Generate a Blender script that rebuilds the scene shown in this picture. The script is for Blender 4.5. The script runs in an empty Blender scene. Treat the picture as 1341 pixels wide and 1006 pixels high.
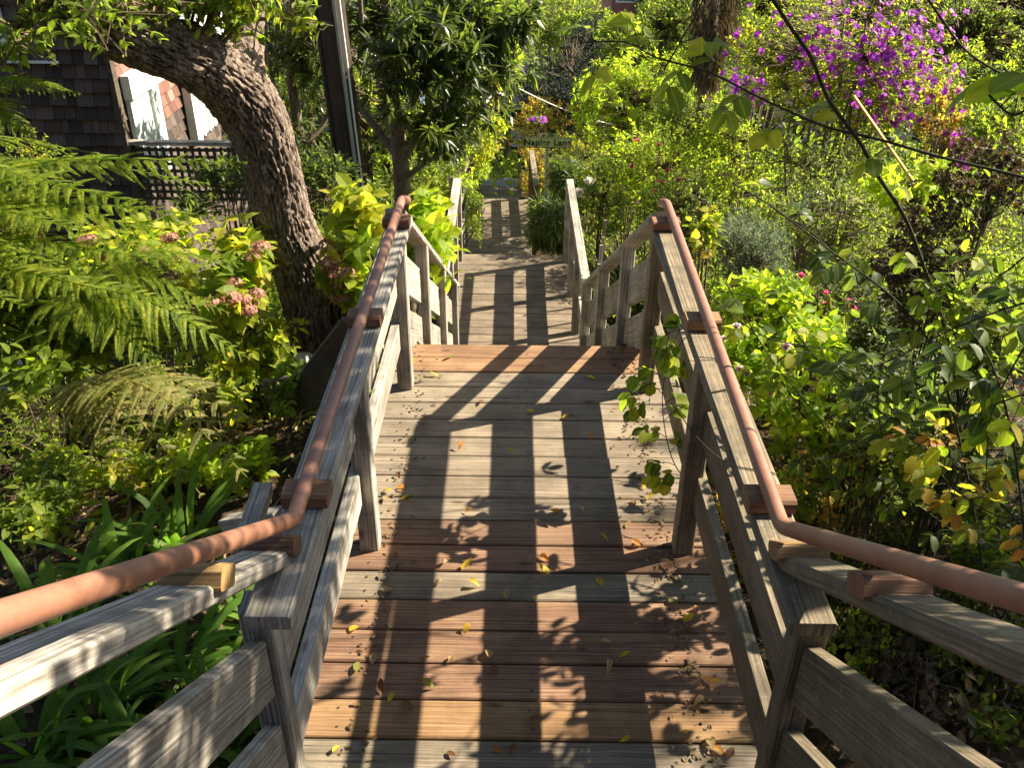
import bpy, math, random
import numpy as np
from mathutils import Vector, Matrix, noise

# ------------------------------------------------------------------ camera, world, sun
scene = bpy.context.scene
col = scene.collection
FOC, PITCH, YAW, ROLL, EYE = 1182.3, 0.5429, -0.0043, 0.0091, 2.303
def cam_basis():
    f = np.array([math.sin(YAW)*math.cos(PITCH), math.cos(YAW)*math.cos(PITCH), -math.sin(PITCH)])
    r = np.array([math.cos(YAW), -math.sin(YAW), 0.0]); u = np.cross(r, f)
    c, s = math.cos(ROLL), math.sin(ROLL)
    return f, c*r+s*u, -s*r+c*u
CF, CR, CU = cam_basis()
cd = bpy.data.cameras.new('camera'); cam = bpy.data.objects.new('camera', cd); col.objects.link(cam)
cd.sensor_width = 36; cd.lens = FOC*36/1341; cd.clip_start = 0.05; cd.clip_end = 1500
cam.matrix_world = Matrix(((CR[0], CU[0], -CF[0], 0), (CR[1], CU[1], -CF[1], 0), (CR[2], CU[2], -CF[2], EYE), (0, 0, 0, 1)))
scene.camera = cam
def P(px, py, d):                       # the point at horizontal distance d along a sight line of the survey
    D = CF + CR*(px-670.5)/FOC - CU*(py-503)/FOC
    return np.array([0, 0, EYE]) + D*(d/D[1])
def PS(px, py, d):                      # metres per photo pixel there
    D = CF + CR*(px-670.5)/FOC - CU*(py-503)/FOC
    return (d/D[1])/FOC

SUN = np.array([1.17, 0.44, 1.0]); SUN /= np.linalg.norm(SUN)
ELEV = math.asin(SUN[2]); AZ = math.atan2(SUN[0], SUN[1])
w = bpy.data.worlds.new('World'); scene.world = w; w.use_nodes = True
sk = w.node_tree.nodes.new('ShaderNodeTexSky'); sk.sky_type = 'NISHITA'; sk.sun_disc = False
sk.sun_elevation = ELEV; sk.sun_rotation = AZ
bg = w.node_tree.nodes['Background']; bg.inputs['Strength'].default_value = 0.05
w.node_tree.links.new(sk.outputs[0], bg.inputs[0])
sl = bpy.data.lights.new('sun', 'SUN'); sl.energy = 5.0; sl.angle = math.radians(0.55); sl.color = (1.0, 0.90, 0.72)
so = bpy.data.objects.new('sun', sl); col.objects.link(so)
so.rotation_euler = Vector(SUN).to_track_quat('Z', 'Y').to_euler(); so.location = (30, 12, 30)
vs = scene.view_settings; vs.view_transform = 'Standard'; vs.look = 'None'; vs.exposure = 1.88; vs.gamma = 1.0
scene.cycles.max_bounces = 8; scene.cycles.transmission_bounces = 6; scene.cycles.diffuse_bounces = 4
scene.cycles.caustics_reflective = False; scene.cycles.caustics_refractive = False

# ------------------------------------------------------------------ object helpers
def tag(o, label=None, cat=None, group=None, kind=None):
    if label: o['label'] = label
    if cat: o['category'] = cat
    if group: o['group'] = group
    if kind: o['kind'] = kind
    return o
def empty(name, loc, label, cat, group=None):
    o = bpy.data.objects.new(name, None); col.objects.link(o); o.location = tuple(float(a) for a in loc)
    o.empty_display_size = 0.1
    return tag(o, label, cat, group)
def link(name, me, mat, parent=None):
    o = bpy.data.objects.new(name, me); col.objects.link(o)
    if mat and not len(me.materials): me.materials.append(mat)
    if parent is not None:
        o.parent = parent
        o.matrix_parent_inverse = Matrix.Translation(parent.location).inverted()
    return o

class MB:                                # mesh collector with uv (metres along the grain), per-face rnd and tone
    def __init__(s): s.v = []; s.f = []; s.uv = []; s.rnd = []; s.tone = []; s.sm = []
    def add(s, verts, faces, uvs=None, rnd=0.5, tone=0.0, smooth=False):
        b = len(s.v); s.v += [tuple(float(a) for a in p) for p in verts]
        for i, fc in enumerate(faces):
            s.f.append(tuple(b+k for k in fc)); s.rnd.append(rnd); s.tone.append(tone); s.sm.append(smooth)
            s.uv += (uvs[i] if uvs else [(0.0, 0.0)]*len(fc))
    def board(s, p0, p1, wdt, thk, up=(0, 0, 1), ch=0.004, rnd=None, tone=0.0, cut=None):
        # a plank from p0 to p1 (centres), wdt across, thk along 'up'; chamfered long edges
        p0 = np.array(p0, float); p1 = np.array(p1, float); d = p1-p0; L = np.linalg.norm(d); d /= L
        up = np.array(up, float); up -= d*(up@d); up /= np.linalg.norm(up); r = np.cross(d, up)
        hw, ht = wdt/2, thk/2
        prof = [(-hw+ch, -ht), (hw-ch, -ht), (hw, -ht+ch), (hw, ht-ch), (hw-ch, ht), (-hw+ch, ht), (-hw, ht-ch), (-hw, -ht+ch)]
        n = max(1, int(L/0.35)); rows = []
        o0 = random.random()*50; o1 = random.random()*50
        if rnd is None: rnd = random.random()
        per = [0]
        for i in range(8):
            a, b = prof[i], prof[(i+1) % 8]; per.append(per[-1]+math.hypot(a[0]-b[0], a[1]-b[1]))
        vv = []; c = cut if cut is not None else (d, d)
        for k in range(n+1):
            t = k/n
            for (x, y) in prof:
                q = p0+r*x+up*y; nn = c[0]*(1-t)+c[1]*t; base = p0+d*L*t
                tt = ((base-q)@nn)/(d@nn); vv.append(q+d*tt)
        ff = []; uu = []
        for k in range(n):
            for i in range(8):
                j = (i+1) % 8
                ff.append((k*8+i, k*8+j, (k+1)*8+j, (k+1)*8+i))
                u0, u1 = o0+L*k/n, o0+L*(k+1)/n
                uu.append([(u0, o1+per[i]), (u0, o1+per[i+1]), (u1, o1+per[i+1]), (u1, o1+per[i])])
        ff.append(tuple(range(7, -1, -1))); uu.append([(o0+prof[i][1]*.3, o1+prof[i][0]) for i in range(7, -1, -1)])
        ff.append(tuple(n*8+i for i in range(8))); uu.append([(o0+prof[i][1]*.3, o1+prof[i][0]) for i in range(8)])
        s.add(vv, ff, uu, rnd, tone)
    def box(s, lo, hi, rnd=.5, tone=0.):
        x0, y0, z0 = lo; x1, y1, z1 = hi
        v = [(x0,y0,z0),(x1,y0,z0),(x1,y1,z0),(x0,y1,z0),(x0,y0,z1),(x1,y0,z1),(x1,y1,z1),(x0,y1,z1)]
        f = [(0,3,2,1),(4,5,6,7),(0,1,5,4),(1,2,6,5),(2,3,7,6),(3,0,4,7)]
        s.add(v, f, [[(v[i][0]+v[i][1], v[i][2]) for i in q] for q in f], rnd, tone)
    def mesh(s, name):
        me = bpy.data.meshes.new(name); me.from_pydata(s.v, [], s.f)
        uvl = me.uv_layers.new(name='UVMap'); uvl.data.foreach_set('uv', np.array(s.uv, np.float32).ravel())
        for nm, arr in (('rnd', s.rnd), ('tone', s.tone)):
            a = me.attributes.new(nm, 'FLOAT', 'FACE'); a.data.foreach_set('value', np.array(arr, np.float32))
        me.polygons.foreach_set('use_smooth', np.array(s.sm, bool)); me.update()
        return me
    def build(s, name, mat, parent=None): return link(name, s.mesh(name), mat, parent)

def np_mesh(name, V, T, rnd, mid=None, smooth=False):      # triangles only
    me = bpy.data.meshes.new(name); V = np.ascontiguousarray(V, np.float32); T = np.ascontiguousarray(T, np.int32)
    me.vertices.add(len(V)); me.vertices.foreach_set('co', V.ravel())
    me.loops.add(T.size); me.loops.foreach_set('vertex_index', T.ravel())
    me.polygons.add(len(T)); me.polygons.foreach_set('loop_start', np.arange(0, T.size, 3, dtype=np.int32))
    me.polygons.foreach_set('loop_total', np.full(len(T), 3, np.int32))
    me.update(calc_edges=True)
    a = me.attributes.new('rnd', 'FLOAT', 'FACE'); a.data.foreach_set('value', np.ascontiguousarray(rnd, np.float32))
    if mid is not None:
        a = me.attributes.new('mid', 'FLOAT', 'POINT'); a.data.foreach_set('value', np.ascontiguousarray(mid, np.float32))
    me.polygons.foreach_set('use_smooth', np.full(len(T), smooth)); me.validate()
    return me
def nrm(a): return a/np.maximum(np.linalg.norm(a, axis=-1, keepdims=True), 1e-9)

# leaf templates: stations (t, halfwidth) ; three columns
SHAPES = {
 'tri':   [(0, 0), (.45, 1), (1, 0)],
 'lance': [(0, 0), (.25, .75), (.55, 1), (1, 0)],
 'ovate': [(0, 0), (.12, .6), (.35, 1), (.7, .72), (1, 0)],
 'round': [(0, 0), (.1, .7), (.4, 1), (.75, .85), (.93, .4), (1, 0)],
 'strap': [(0, .7), (.25, 1), (.5, .95), (.75, .8), (.92, .5), (1, 0)],
}
def leaves(pos, dr, nm, L, W, shape='lance', fold=.25, curl=.25, rnd=None, rng=None):
    N = len(pos); dr = nrm(dr); nm = nrm(nm-dr*(nm*dr).sum(1, keepdims=True)); sd = np.cross(dr, nm)
    L = np.broadcast_to(L, (N,)).astype(float); W = np.broadcast_to(W, (N,)).astype(float)
    st = SHAPES[shape]; vs_ = []; mid = []; idx = []
    cu = np.broadcast_to(curl, (N,))
    for (t, hw) in st:
        c = pos + dr*(L*(t-.25*cu*t*t))[:, None] - nm*(L*cu*t*t)[:, None]
        if hw == 0:
            idx.append((len(vs_),)); vs_.append(c); mid.append(0)
        else:
            h = W*.5*hw
            idx.append((len(vs_), len(vs_)+1, len(vs_)+2))
            vs_ += [c-sd*h[:, None]+nm*(h*fold)[:, None], c, c+sd*h[:, None]+nm*(h*fold)[:, None]]; mid += [1, 0, 1]
    tr = []
    for a, b in zip(idx[:-1], idx[1:]):
        if len(a) == 1: tr += [(a[0], b[1], b[0]), (a[0], b[2], b[1])]
        elif len(b) == 1: tr += [(a[0], a[1], b[0]), (a[1], a[2], b[0])]
        else: tr += [(a[0], a[1], b[1]), (a[0], b[1], b[0]), (a[1], a[2], b[2]), (a[1], b[2], b[1])]
    k = len(vs_); V = np.stack(vs_, 1).reshape(-1, 3)
    T = (np.array(tr)[None]+(np.arange(N)*k)[:, None, None]).reshape(-1, 3)
    if rnd is None: rnd = rng.random(N)
    return V, T, np.repeat(rnd, len(tr)), np.tile(np.array(mid, float), N)
def merge(parts):
    V = []; T = []; R = []; M = []; o = 0
    for p in parts:
        V.append(p[0]); T.append(p[1]+o); R.append(p[2]); M.append(p[3] if len(p) > 3 else np.zeros(len(p[0]))); o += len(p[0])
    return np.concatenate(V), np.concatenate(T), np.concatenate(R), np.concatenate(M)
def prisms(A, B, ra, rb, sides=3, rng=None):
    N = len(A); d = nrm(B-A); ref = np.where(np.abs(d[:, 2:3]) > .9, np.array([[1., 0, 0]]), np.array([[0, 0, 1.]]))
    s1 = nrm(np.cross(d, ref)); s2 = np.cross(d, s1); ra = np.broadcast_to(ra, (N,)); rb = np.broadcast_to(rb, (N,)); V = []
    for (C, r) in ((A, ra), (B, rb)):
        for k in range(sides):
            a = 2*math.pi*k/sides; V.append(C+(s1*math.cos(a)+s2*math.sin(a))*r[:, None])
    tr = []
    for k in range(sides):
        j = (k+1) % sides; tr += [(k, j, sides+j), (k, sides+j, sides+k)]
    V = np.stack(V, 1).reshape(-1, 3)
    T = (np.array(tr)[None]+(np.arange(N)*2*sides)[:, None, None]).reshape(-1, 3)
    return V, T, np.repeat((rng.random(N) if rng is not None else np.full(N, .5)), len(tr))
def spline(pts, n):
    p = np.array(pts, float); p = np.vstack([2*p[0]-p[1], p, 2*p[-1]-p[-2]]); m = len(p)-3; out = []
    for i in range(n):
        t = i/(n-1)*m; k = min(int(t), m-1); t -= k; a, b, c, d = p[k], p[k+1], p[k+2], p[k+3]
        out.append(.5*((2*b)+(-a+c)*t+(2*a-5*b+4*c-d)*t*t+(-a+3*b-3*c+d)*t**3))
    return np.array(out)
def tube(pts, radii, sides=8, bump=0., freq=6., seed=0):
    pts = np.array(pts, float); n = len(pts); radii = np.interp(np.linspace(0, 1, n), np.linspace(0, 1, len(radii)), radii)
    tg = nrm(np.gradient(pts, axis=0)); s = np.cross(tg[0], [0, 0, 1.]);
    if np.linalg.norm(s) < .1: s = np.cross(tg[0], [0, 1., 0])
    s /= np.linalg.norm(s); V = []; ln = 0
    for i in range(n):
        s = s-tg[i]*(s@tg[i]); s /= np.linalg.norm(s); t = np.cross(tg[i], s)
        if i: ln += np.linalg.norm(pts[i]-pts[i-1])
        for k in range(sides):
            a = 2*math.pi*k/sides; dv = s*math.cos(a)+t*math.sin(a); r = radii[i]
            if bump:
                q = Vector((math.cos(a)*r*freq*2.6, math.sin(a)*r*freq*2.6, ln*freq*.55+seed))
                w1 = noise.noise(q*1.0); w2 = noise.noise(q*2.7)
                rid = max(0, 1-abs(noise.noise(Vector((q.x*1.35+w1*.9, q.y*1.35, q.z*.75+w2*.6))))*3.6)**1.6
                big = noise.noise(Vector((math.cos(a)*.9, math.sin(a)*.9, ln*2.2+seed)))
                r = r*(1+.13*big) + bump*(-rid*1.1+.35*w2+.35*noise.noise(q*5)+.2*noise.noise(q*13))
            V.append(pts[i]+dv*r)
    T = []
    for i in range(n-1):
        for k in range(sides):
            j = (k+1) % sides; a = i*sides
            T += [(a+k, a+j, a+sides+j), (a+k, a+sides+j, a+sides+k)]
    V = list(V)+[pts[0], pts[-1]]
    for k in range(sides):
        j = (k+1) % sides; T += [(len(V)-2, j, k), (len(V)-1, (n-1)*sides+k, (n-1)*sides+j)]
    return np.array(V), np.array(T), np.full(len(T), .5), np.zeros(len(V))

# ------------------------------------------------------------------ materials
def newmat(name):
    m = bpy.data.materials.new(name); m.use_nodes = True; nt = m.node_tree
    return m, nt, nt.nodes['Principled BSDF'], nt.nodes['Material Output']
def ramp(nt, fac, stops):
    r = nt.nodes.new('ShaderNodeValToRGB'); cr = r.color_ramp
    while len(cr.elements) < len(stops): cr.elements.new(.5)
    for e, (p, c) in zip(cr.elements, stops): e.position = p; e.color = (*c, 1)
    nt.links.new(fac, r.inputs[0]); return r.outputs[0]
def attr(nt, n):
    a = nt.nodes.new('ShaderNodeAttribute'); a.attribute_name = n; return a.outputs['Fac']
def mixc(nt, mode, fac, a, b):
    m = nt.nodes.new('ShaderNodeMix'); m.data_type = 'RGBA'; m.blend_type = mode
    for v, i in ((fac, 0), (a, 6), (b, 7)):
        if isinstance(v, (int, float)): m.inputs[i].default_value = v
        elif isinstance(v, tuple): m.inputs[i].default_value = (*v, 1)
        else: nt.links.new(v, m.inputs[i])
    return m.outputs[2]
def math_(nt, op, a, b=None, clamp=False):
    m = nt.nodes.new('ShaderNodeMath'); m.operation = op; m.use_clamp = clamp
    for i, v in enumerate((a, b)):
        if v is None: continue
        if isinstance(v, (int, float)): m.inputs[i].default_value = v
        else: nt.links.new(v, m.inputs[i])
    return m.outputs[0]
def tex(nt, vec, scale, detail=4, rough=.6, kind='Noise', dist=0.):
    n = nt.nodes.new('ShaderNodeTex'+kind); n.inputs['Scale'].default_value = scale
    if kind == 'Noise': n.inputs['Detail'].default_value = detail; n.inputs['Roughness'].default_value = rough; n.inputs['Distortion'].default_value = dist
    nt.links.new(vec, n.inputs['Vector']); return n
def mapv(nt, vec, scale):
    m = nt.nodes.new('ShaderNodeMapping'); m.inputs['Scale'].default_value = scale; nt.links.new(vec, m.inputs[0]); return m.outputs[0]
def bump(nt, h, strength, dist, bs):
    b = nt.nodes.new('ShaderNodeBump'); b.inputs['Strength'].default_value = strength; b.inputs['Distance'].default_value = dist
    nt.links.new(h, b.inputs['Height']); nt.links.new(b.outputs[0], bs.inputs['Normal'])

def wood(name, tones, rough=.8, moss=0., contrast=1., grainb=.6):
    m, nt, bs, out = newmat(name)
    tc = nt.nodes.new('ShaderNodeTexCoord'); uv = tc.outputs['UV']
    g1 = tex(nt, mapv(nt, uv, (1.8, 120, 1)), 1, 5, .65, dist=.5).outputs[0]
    g2 = tex(nt, mapv(nt, uv, (9, 330, 1)), 1, 2, .6).outputs[0]
    g3 = tex(nt, mapv(nt, uv, (3, 7, 1)), 1, 3, .6).outputs[0]
    wv = nt.nodes.new('ShaderNodeTexWave'); wv.bands_direction = 'Y'; wv.inputs['Scale'].default_value = 26; wv.inputs['Distortion'].default_value = 7
    wv.inputs['Detail'].default_value = 2; wv.inputs['Detail Scale'].default_value = .8
    nt.links.new(mapv(nt, uv, (.25, 1, 1)), wv.inputs[0])
    a = math_(nt, 'MULTIPLY', g1, .62); b = math_(nt, 'MULTIPLY', wv.outputs[1], .07); c = math_(nt, 'MULTIPLY', g3, .32)
    h = math_(nt, 'ADD', math_(nt, 'ADD', a, b), c)
    grey = ramp(nt, h, [(.30, tones[0]), (.47, tones[1]), (.64, tones[2])])
    red = ramp(nt, h, [(.30, tones[3]), (.5, tones[4]), (.66, tones[5])])
    cl = mixc(nt, 'MIX', attr(nt, 'tone'), grey, red)
    cl = mixc(nt, 'MIX', math_(nt, 'SUBTRACT', attr(nt, 'tone'), 1.0, True), cl, ramp(nt, h, [(.30, (.09, .045, .02)), (.5, (.20, .115, .05)), (.66, (.31, .19, .09))]))
    # board-to-board difference
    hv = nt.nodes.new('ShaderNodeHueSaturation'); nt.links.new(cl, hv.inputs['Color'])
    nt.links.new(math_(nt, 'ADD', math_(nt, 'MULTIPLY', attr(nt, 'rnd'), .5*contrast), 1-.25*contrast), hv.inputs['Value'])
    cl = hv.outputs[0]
    crack = math_(nt, 'LESS_THAN', g1, .36)
    cl = mixc(nt, 'MULTIPLY', math_(nt, 'MULTIPLY', crack, .45), cl, (.25, .2, .17))
    # knots and stains
    vo = tex(nt, mapv(nt, uv, (3.2, 9, 1)), 1, kind='Voronoi'); kn = ramp(nt, vo.outputs['Distance'], [(.05, (.25, .22, .2)), (.12, (1, 1, 1))])
    cl = mixc(nt, 'MULTIPLY', .8, cl, kn)
    st = tex(nt, tc.outputs['Object'], 4.5, 5, .7).outputs[0]
    cl = mixc(nt, 'MULTIPLY', ramp(nt, st, [(.42, (0, 0, 0)), (.62, (.6, .6, .6))]), cl, (.62, .58, .55))
    if moss:
        ms = tex(nt, tc.outputs['Object'], 9, 6, .75).outputs[0]
        cl = mixc(nt, 'MIX', ramp(nt, ms, [(.5, (0, 0, 0)), (.62, (moss,)*3)]), cl, (.085, .085, .052))
        ls = tex(nt, tc.outputs['Object'], 60, 3, .7).outputs[0]
        cl = mixc(nt, 'MIX', ramp(nt, ls, [(.62, (0, 0, 0)), (.68, (moss*.8,)*3)]), cl, (.27, .27, .21))
    nt.links.new(cl, bs.inputs['Base Color']); bs.inputs['Roughness'].default_value = rough
    bs.inputs['Specular IOR Level'].default_value = .3
    hh = math_(nt, 'ADD', math_(nt, 'MULTIPLY', g1, .7), math_(nt, 'MULTIPLY', g2, .3))
    bump(nt, hh, grainb, .004, bs)
    return m
RED = [(.06, .028, .018), (.17, .09, .052), (.29, .185, .105)]
M = {}
M['deck'] = wood('deck_wood', [(.065, .052, .038), (.17, .135, .095), (.31, .25, .17)] + RED, moss=.12)
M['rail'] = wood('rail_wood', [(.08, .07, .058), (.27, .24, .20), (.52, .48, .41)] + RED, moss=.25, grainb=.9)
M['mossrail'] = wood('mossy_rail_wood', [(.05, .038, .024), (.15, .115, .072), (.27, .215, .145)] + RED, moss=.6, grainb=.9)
M['block'] = wood('block_wood', [(.10, .045, .025), (.19, .095, .055), (.28, .16, .09), (.18, .10, .035), (.33, .20, .075), (.45, .30, .13)], contrast=.6)
M['dark'] = wood('dark_timber', [(.03, .024, .018), (.075, .058, .042), (.14, .11, .08)] + RED, moss=.3)
M['pole'] = wood('pole_wood', [(.018, .013, .010), (.05, .034, .025), (.10, .066, .045)] + RED, grainb=1.)
def paint(name, c, rough=.45, spots=.0, bumpy=.15, dirt=(.4, .3, .25), metal=0.):
    m, nt, bs, out = newmat(name); tc = nt.nodes.new('ShaderNodeTexCoord')
    n = tex(nt, tc.outputs['Object'], 14, 6, .7).outputs[0]; n2 = tex(nt, tc.outputs['Object'], 90, 3, .6).outputs[0]
    cl = mixc(nt, 'MULTIPLY', ramp(nt, n, [(.45, (0, 0, 0)), (.7, (.7, .7, .7))]), c, dirt)
    cl = mixc(nt, 'MIX', ramp(nt, n2, [(.66, (0, 0, 0)), (.72, (spots,)*3)]), cl, tuple(x*.35 for x in c))
    nt.links.new(cl, bs.inputs['Base Color']); bs.inputs['Roughness'].default_value = rough; bs.inputs['Metallic'].default_value = metal
    bump(nt, n2, bumpy, .001, bs); return m
M['pipe'] = paint('terracotta_pipe', (.24, .105, .062), .5, .7, .3, (.55, .42, .36))
mp = M['pipe'].node_tree; bsp = mp.nodes['Principled BSDF']; tcp = mp.nodes.new('ShaderNodeTexCoord'); src = bsp.inputs['Base Color'].links[0].from_socket
np1 = tex(mp, tcp.outputs['Object'], 5, 6, .75).outputs[0]; np2 = tex(mp, tcp.outputs['Object'], 38, 5, .7).outputs[0]
c1 = mixc(mp, 'MIX', ramp(mp, np1, [(.42, (0, 0, 0)), (.66, (.75, .75, .75))]), src, (.27, .135, .085)); c1 = mixc(mp, 'MIX', ramp(mp, np2, [(.62, (0, 0, 0)), (.66, (.8, .8, .8))]), c1, (.13, .075, .05))
mp.links.new(c1, bsp.inputs['Base Color'])
M['signface'] = paint('sign_face', (.62, .68, .42), .4, .1, dirt=(.75, .7, .6))
M['signtext'] = paint('sign_letters', (.02, .03, .02), .5)
M['metal'] = paint('galvanised_metal', (.35, .38, .34), .45, .3, metal=.3, dirt=(.6, .6, .55))
M['wire'] = paint('grey_wire', (.5, .5, .48), .5)
M['black'] = paint('dark_cable', (.03, .03, .03), .6)
M['white'] = paint('white_paint', (.74, .76, .72), .55, .1, dirt=(.8, .8, .78))
M['greenwhite'] = paint('pale_green_paint', (.55, .62, .55), .5, .0, dirt=(.85, .85, .8))
M['glass'] = paint('window_glass', (.05, .07, .08), .08, 0, 0.)
M['pink'] = paint('pink_render', (.34, .13, .11), .85, 0, .3, dirt=(.8, .8, .8))
M['cream'] = paint('cream_render', (.55, .50, .42), .85, 0, .3, dirt=(.85, .85, .85))
M['bluewall'] = paint('slate_blue_render', (.10, .14, .20), .8, 0, .3, dirt=(.8, .8, .85))
M['concrete'] = paint('path_concrete', (.26, .26, .25), .9, .3, .5, dirt=(.6, .6, .55))
M['asphalt'] = paint('road_asphalt', (.06, .062, .07), .9, .3, .5)
M['yellowstick'] = paint('yellow_strap', (.50, .27, .015), .6, .1)
M['stone'] = paint('pale_stone', (.36, .35, .32), .9, .4, .8, dirt=(.5, .5, .45))
def shingle(name, c0, c1, c2):
    m, nt, bs, out = newmat(name); tc = nt.nodes.new('ShaderNodeTexCoord')
    n = tex(nt, mapv(nt, tc.outputs['UV'], (90, 7, 1)), 1, 4, .6).outputs[0]
    cl = mixc(nt, 'MULTIPLY', .8, ramp(nt, attr(nt, 'rnd'), [(0, c0), (.6, c1), (1, c2)]), ramp(nt, n, [(.3, (.45, .42, .4)), (.6, (1.1, 1.1, 1.1))]))
    nt.links.new(cl, bs.inputs['Base Color']); bs.inputs['Roughness'].default_value = .9; bump(nt, n, .6, .004, bs); return m
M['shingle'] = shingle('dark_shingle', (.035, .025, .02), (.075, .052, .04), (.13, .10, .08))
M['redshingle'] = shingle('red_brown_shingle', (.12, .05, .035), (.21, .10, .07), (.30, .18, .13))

def leafmat(name, stops, trans=1.6, tint=(1.0, 1.0, .5), mixf=.52, gloss=.22, rough=.55, vein=.25):
    m, nt, bs, out = newmat(name)
    base = ramp(nt, attr(nt, 'rnd'), stops)
    tc = nt.nodes.new('ShaderNodeTexCoord'); n = tex(nt, tc.outputs['Object'], 22, 3, .6).outputs[0]
    base = mixc(nt, 'MULTIPLY', .5, base, ramp(nt, n, [(.35, (.55, .6, .5)), (.6, (1.15, 1.12, 1.05))]))
    md = attr(nt, 'mid'); base = mixc(nt, 'MIX', math_(nt, 'MULTIPLY', math_(nt, 'LESS_THAN', md, .13), vein), base, (.25, .30, .10))
    nt.links.new(base, bs.inputs['Base Color']); bs.inputs['Roughness'].default_value = rough; bs.inputs['Specular IOR Level'].default_value = gloss
    tr = nt.nodes.new('ShaderNodeBsdfTranslucent')
    nt.links.new(mixc(nt, 'MULTIPLY', 1.0, base, tuple(t*trans*1.6 for t in tint)), tr.inputs[0])
    mx = nt.nodes.new('ShaderNodeMixShader'); mx.inputs[0].default_value = mixf
    nt.links.new(bs.outputs[0], mx.inputs[1]); nt.links.new(tr.outputs[0], mx.inputs[2]); nt.links.new(mx.outputs[0], out.inputs[0])
    return m
def stops(*c): return [(i/(len(c)-1) if len(c) > 1 else 0, x) for i, x in enumerate(c)]
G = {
 'blue': leafmat('leaf_painted_shade', stops((.008, .017, .017), (.014, .028, .028), (.024, .042, .038)), 1.0, vein=0),  # deep shade painted into the leaf colour of trees behind the sign
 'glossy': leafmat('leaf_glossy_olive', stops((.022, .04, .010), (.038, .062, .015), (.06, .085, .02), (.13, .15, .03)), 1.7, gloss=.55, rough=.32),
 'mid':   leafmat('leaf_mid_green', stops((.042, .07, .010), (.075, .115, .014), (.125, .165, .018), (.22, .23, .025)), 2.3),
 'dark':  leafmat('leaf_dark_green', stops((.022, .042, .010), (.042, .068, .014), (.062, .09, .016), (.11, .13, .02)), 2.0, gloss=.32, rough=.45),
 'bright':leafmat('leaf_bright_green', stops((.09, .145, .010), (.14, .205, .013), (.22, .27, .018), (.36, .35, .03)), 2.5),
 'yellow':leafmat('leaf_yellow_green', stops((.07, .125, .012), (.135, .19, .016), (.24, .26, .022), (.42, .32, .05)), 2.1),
 'autumn':leafmat('leaf_autumn', stops((.08, .13, .02), (.22, .22, .03), (.36, .22, .04), (.30, .10, .03)), 1.8),
 'grey':  leafmat('leaf_grey_green', stops((.08, .12, .07), (.13, .18, .11), (.19, .24, .16)), 1.3, (1, 1, .8)),
 'fern':  leafmat('fern_green', stops((.04, .068, .007), (.075, .115, .010), (.14, .175, .014), (.24, .24, .03)), 2.5, vein=0),
 'fernold': leafmat('fern_faded', stops((.09, .13, .03), (.17, .18, .05), (.27, .24, .09), (.24, .17, .08)), 1.6, vein=0),
 'strap': leafmat('strap_green', stops((.045, .10, .014), (.08, .155, .02), (.12, .20, .028)), 2.0, vein=.1),
 'brown': leafmat('dry_brown_leaf', stops((.028, .02, .015), (.055, .038, .027), (.09, .062, .042), (.15, .11, .075)), .9, (1, .8, .5), .25),
 'litter':leafmat('litter_leaf', stops((.045, .028, .018), (.09, .055, .03), (.17, .10, .05), (.30, .20, .10)), 1.0, (1, .8, .5), .2),
 'purple':leafmat('purple_petal', stops((.20, .02, .34), (.36, .05, .46), (.46, .13, .54)), 1.3, (1, .8, 1), .45, vein=0),
 'pinkf': leafmat('pink_petal', stops((.55, .05, .16), (.65, .12, .26), (.7, .25, .35)), 1.3, (1, .8, .9), .4, vein=0),
 'mauve': leafmat('faded_mauve_petal', stops((.26, .09, .11), (.38, .18, .17), (.44, .27, .20), (.28, .18, .10)), 1.2, (1, .8, .8), .35, vein=0),
 'whitef':leafmat('white_petal', stops((.66, .62, .60), (.76, .74, .70)), 1.0, (1, .95, .9), .35, vein=0),
 'lilac': leafmat('pale_pink_petal', stops((.62, .45, .55), (.72, .60, .66)), 1.0, (1, .9, 1), .35, vein=0),
}
def flat(name, c0, c1, scale=20, rough=.9, b=.4):
    m, nt, bs, out = newmat(name); tc = nt.nodes.new('ShaderNodeTexCoord'); n = tex(nt, tc.outputs['Object'], scale, 6, .7).outputs[0]
    nt.links.new(ramp(nt, n, [(.35, c0), (.65, c1)]), bs.inputs['Base Color']); bs.inputs['Roughness'].default_value = rough
    bs.inputs['Specular IOR Level'].default_value = .2; bump(nt, n, b, .01, bs); return m
M['twig'] = flat('twig_brown', (.06, .04, .025), (.15, .11, .07)); M['cane'] = flat('green_cane', (.025, .028, .014), (.06, .055, .028), 9)
M['stemgrey'] = flat('stem_grey_brown', (.10, .075, .05), (.23, .18, .13))
m, nt, bs, out = newmat('old_bark'); tc = nt.nodes.new('ShaderNodeTexCoord')
n1 = tex(nt, mapv(nt, tc.outputs['Object'], (22, 22, 8)), 1, 8, .72, dist=1.2).outputs[0]; n2 = tex(nt, tc.outputs['Object'], 55, 5, .7).outputs[0]
geo = nt.nodes.new('ShaderNodeNewGeometry')
cl = ramp(nt, n1, [(.34, (.04, .03, .024)), (.46, (.16, .12, .098)), (.58, (.30, .235, .19)), (.72, (.46, .38, .31))])
cl = mixc(nt, 'MULTIPLY', .6, cl, ramp(nt, n2, [(.3, (.6, .55, .5)), (.6, (1.1, 1.1, 1.1))]))
cl = mixc(nt, 'MULTIPLY', .8, cl, ramp(nt, geo.outputs['Pointiness'], [(.44, (.25, .22, .2)), (.52, (1.1, 1.1, 1.1))]))  # pointiness bakes furrow shading into the bark colour
nt.links.new(cl, bs.inputs['Base Color']); bs.inputs['Roughness'].default_value = .95; bs.inputs['Specular IOR Level'].default_value = .15
bump(nt, math_(nt, 'ADD', n1, math_(nt, 'MULTIPLY', n2, .3)), 1., .02, bs); M['bark'] = m
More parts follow.
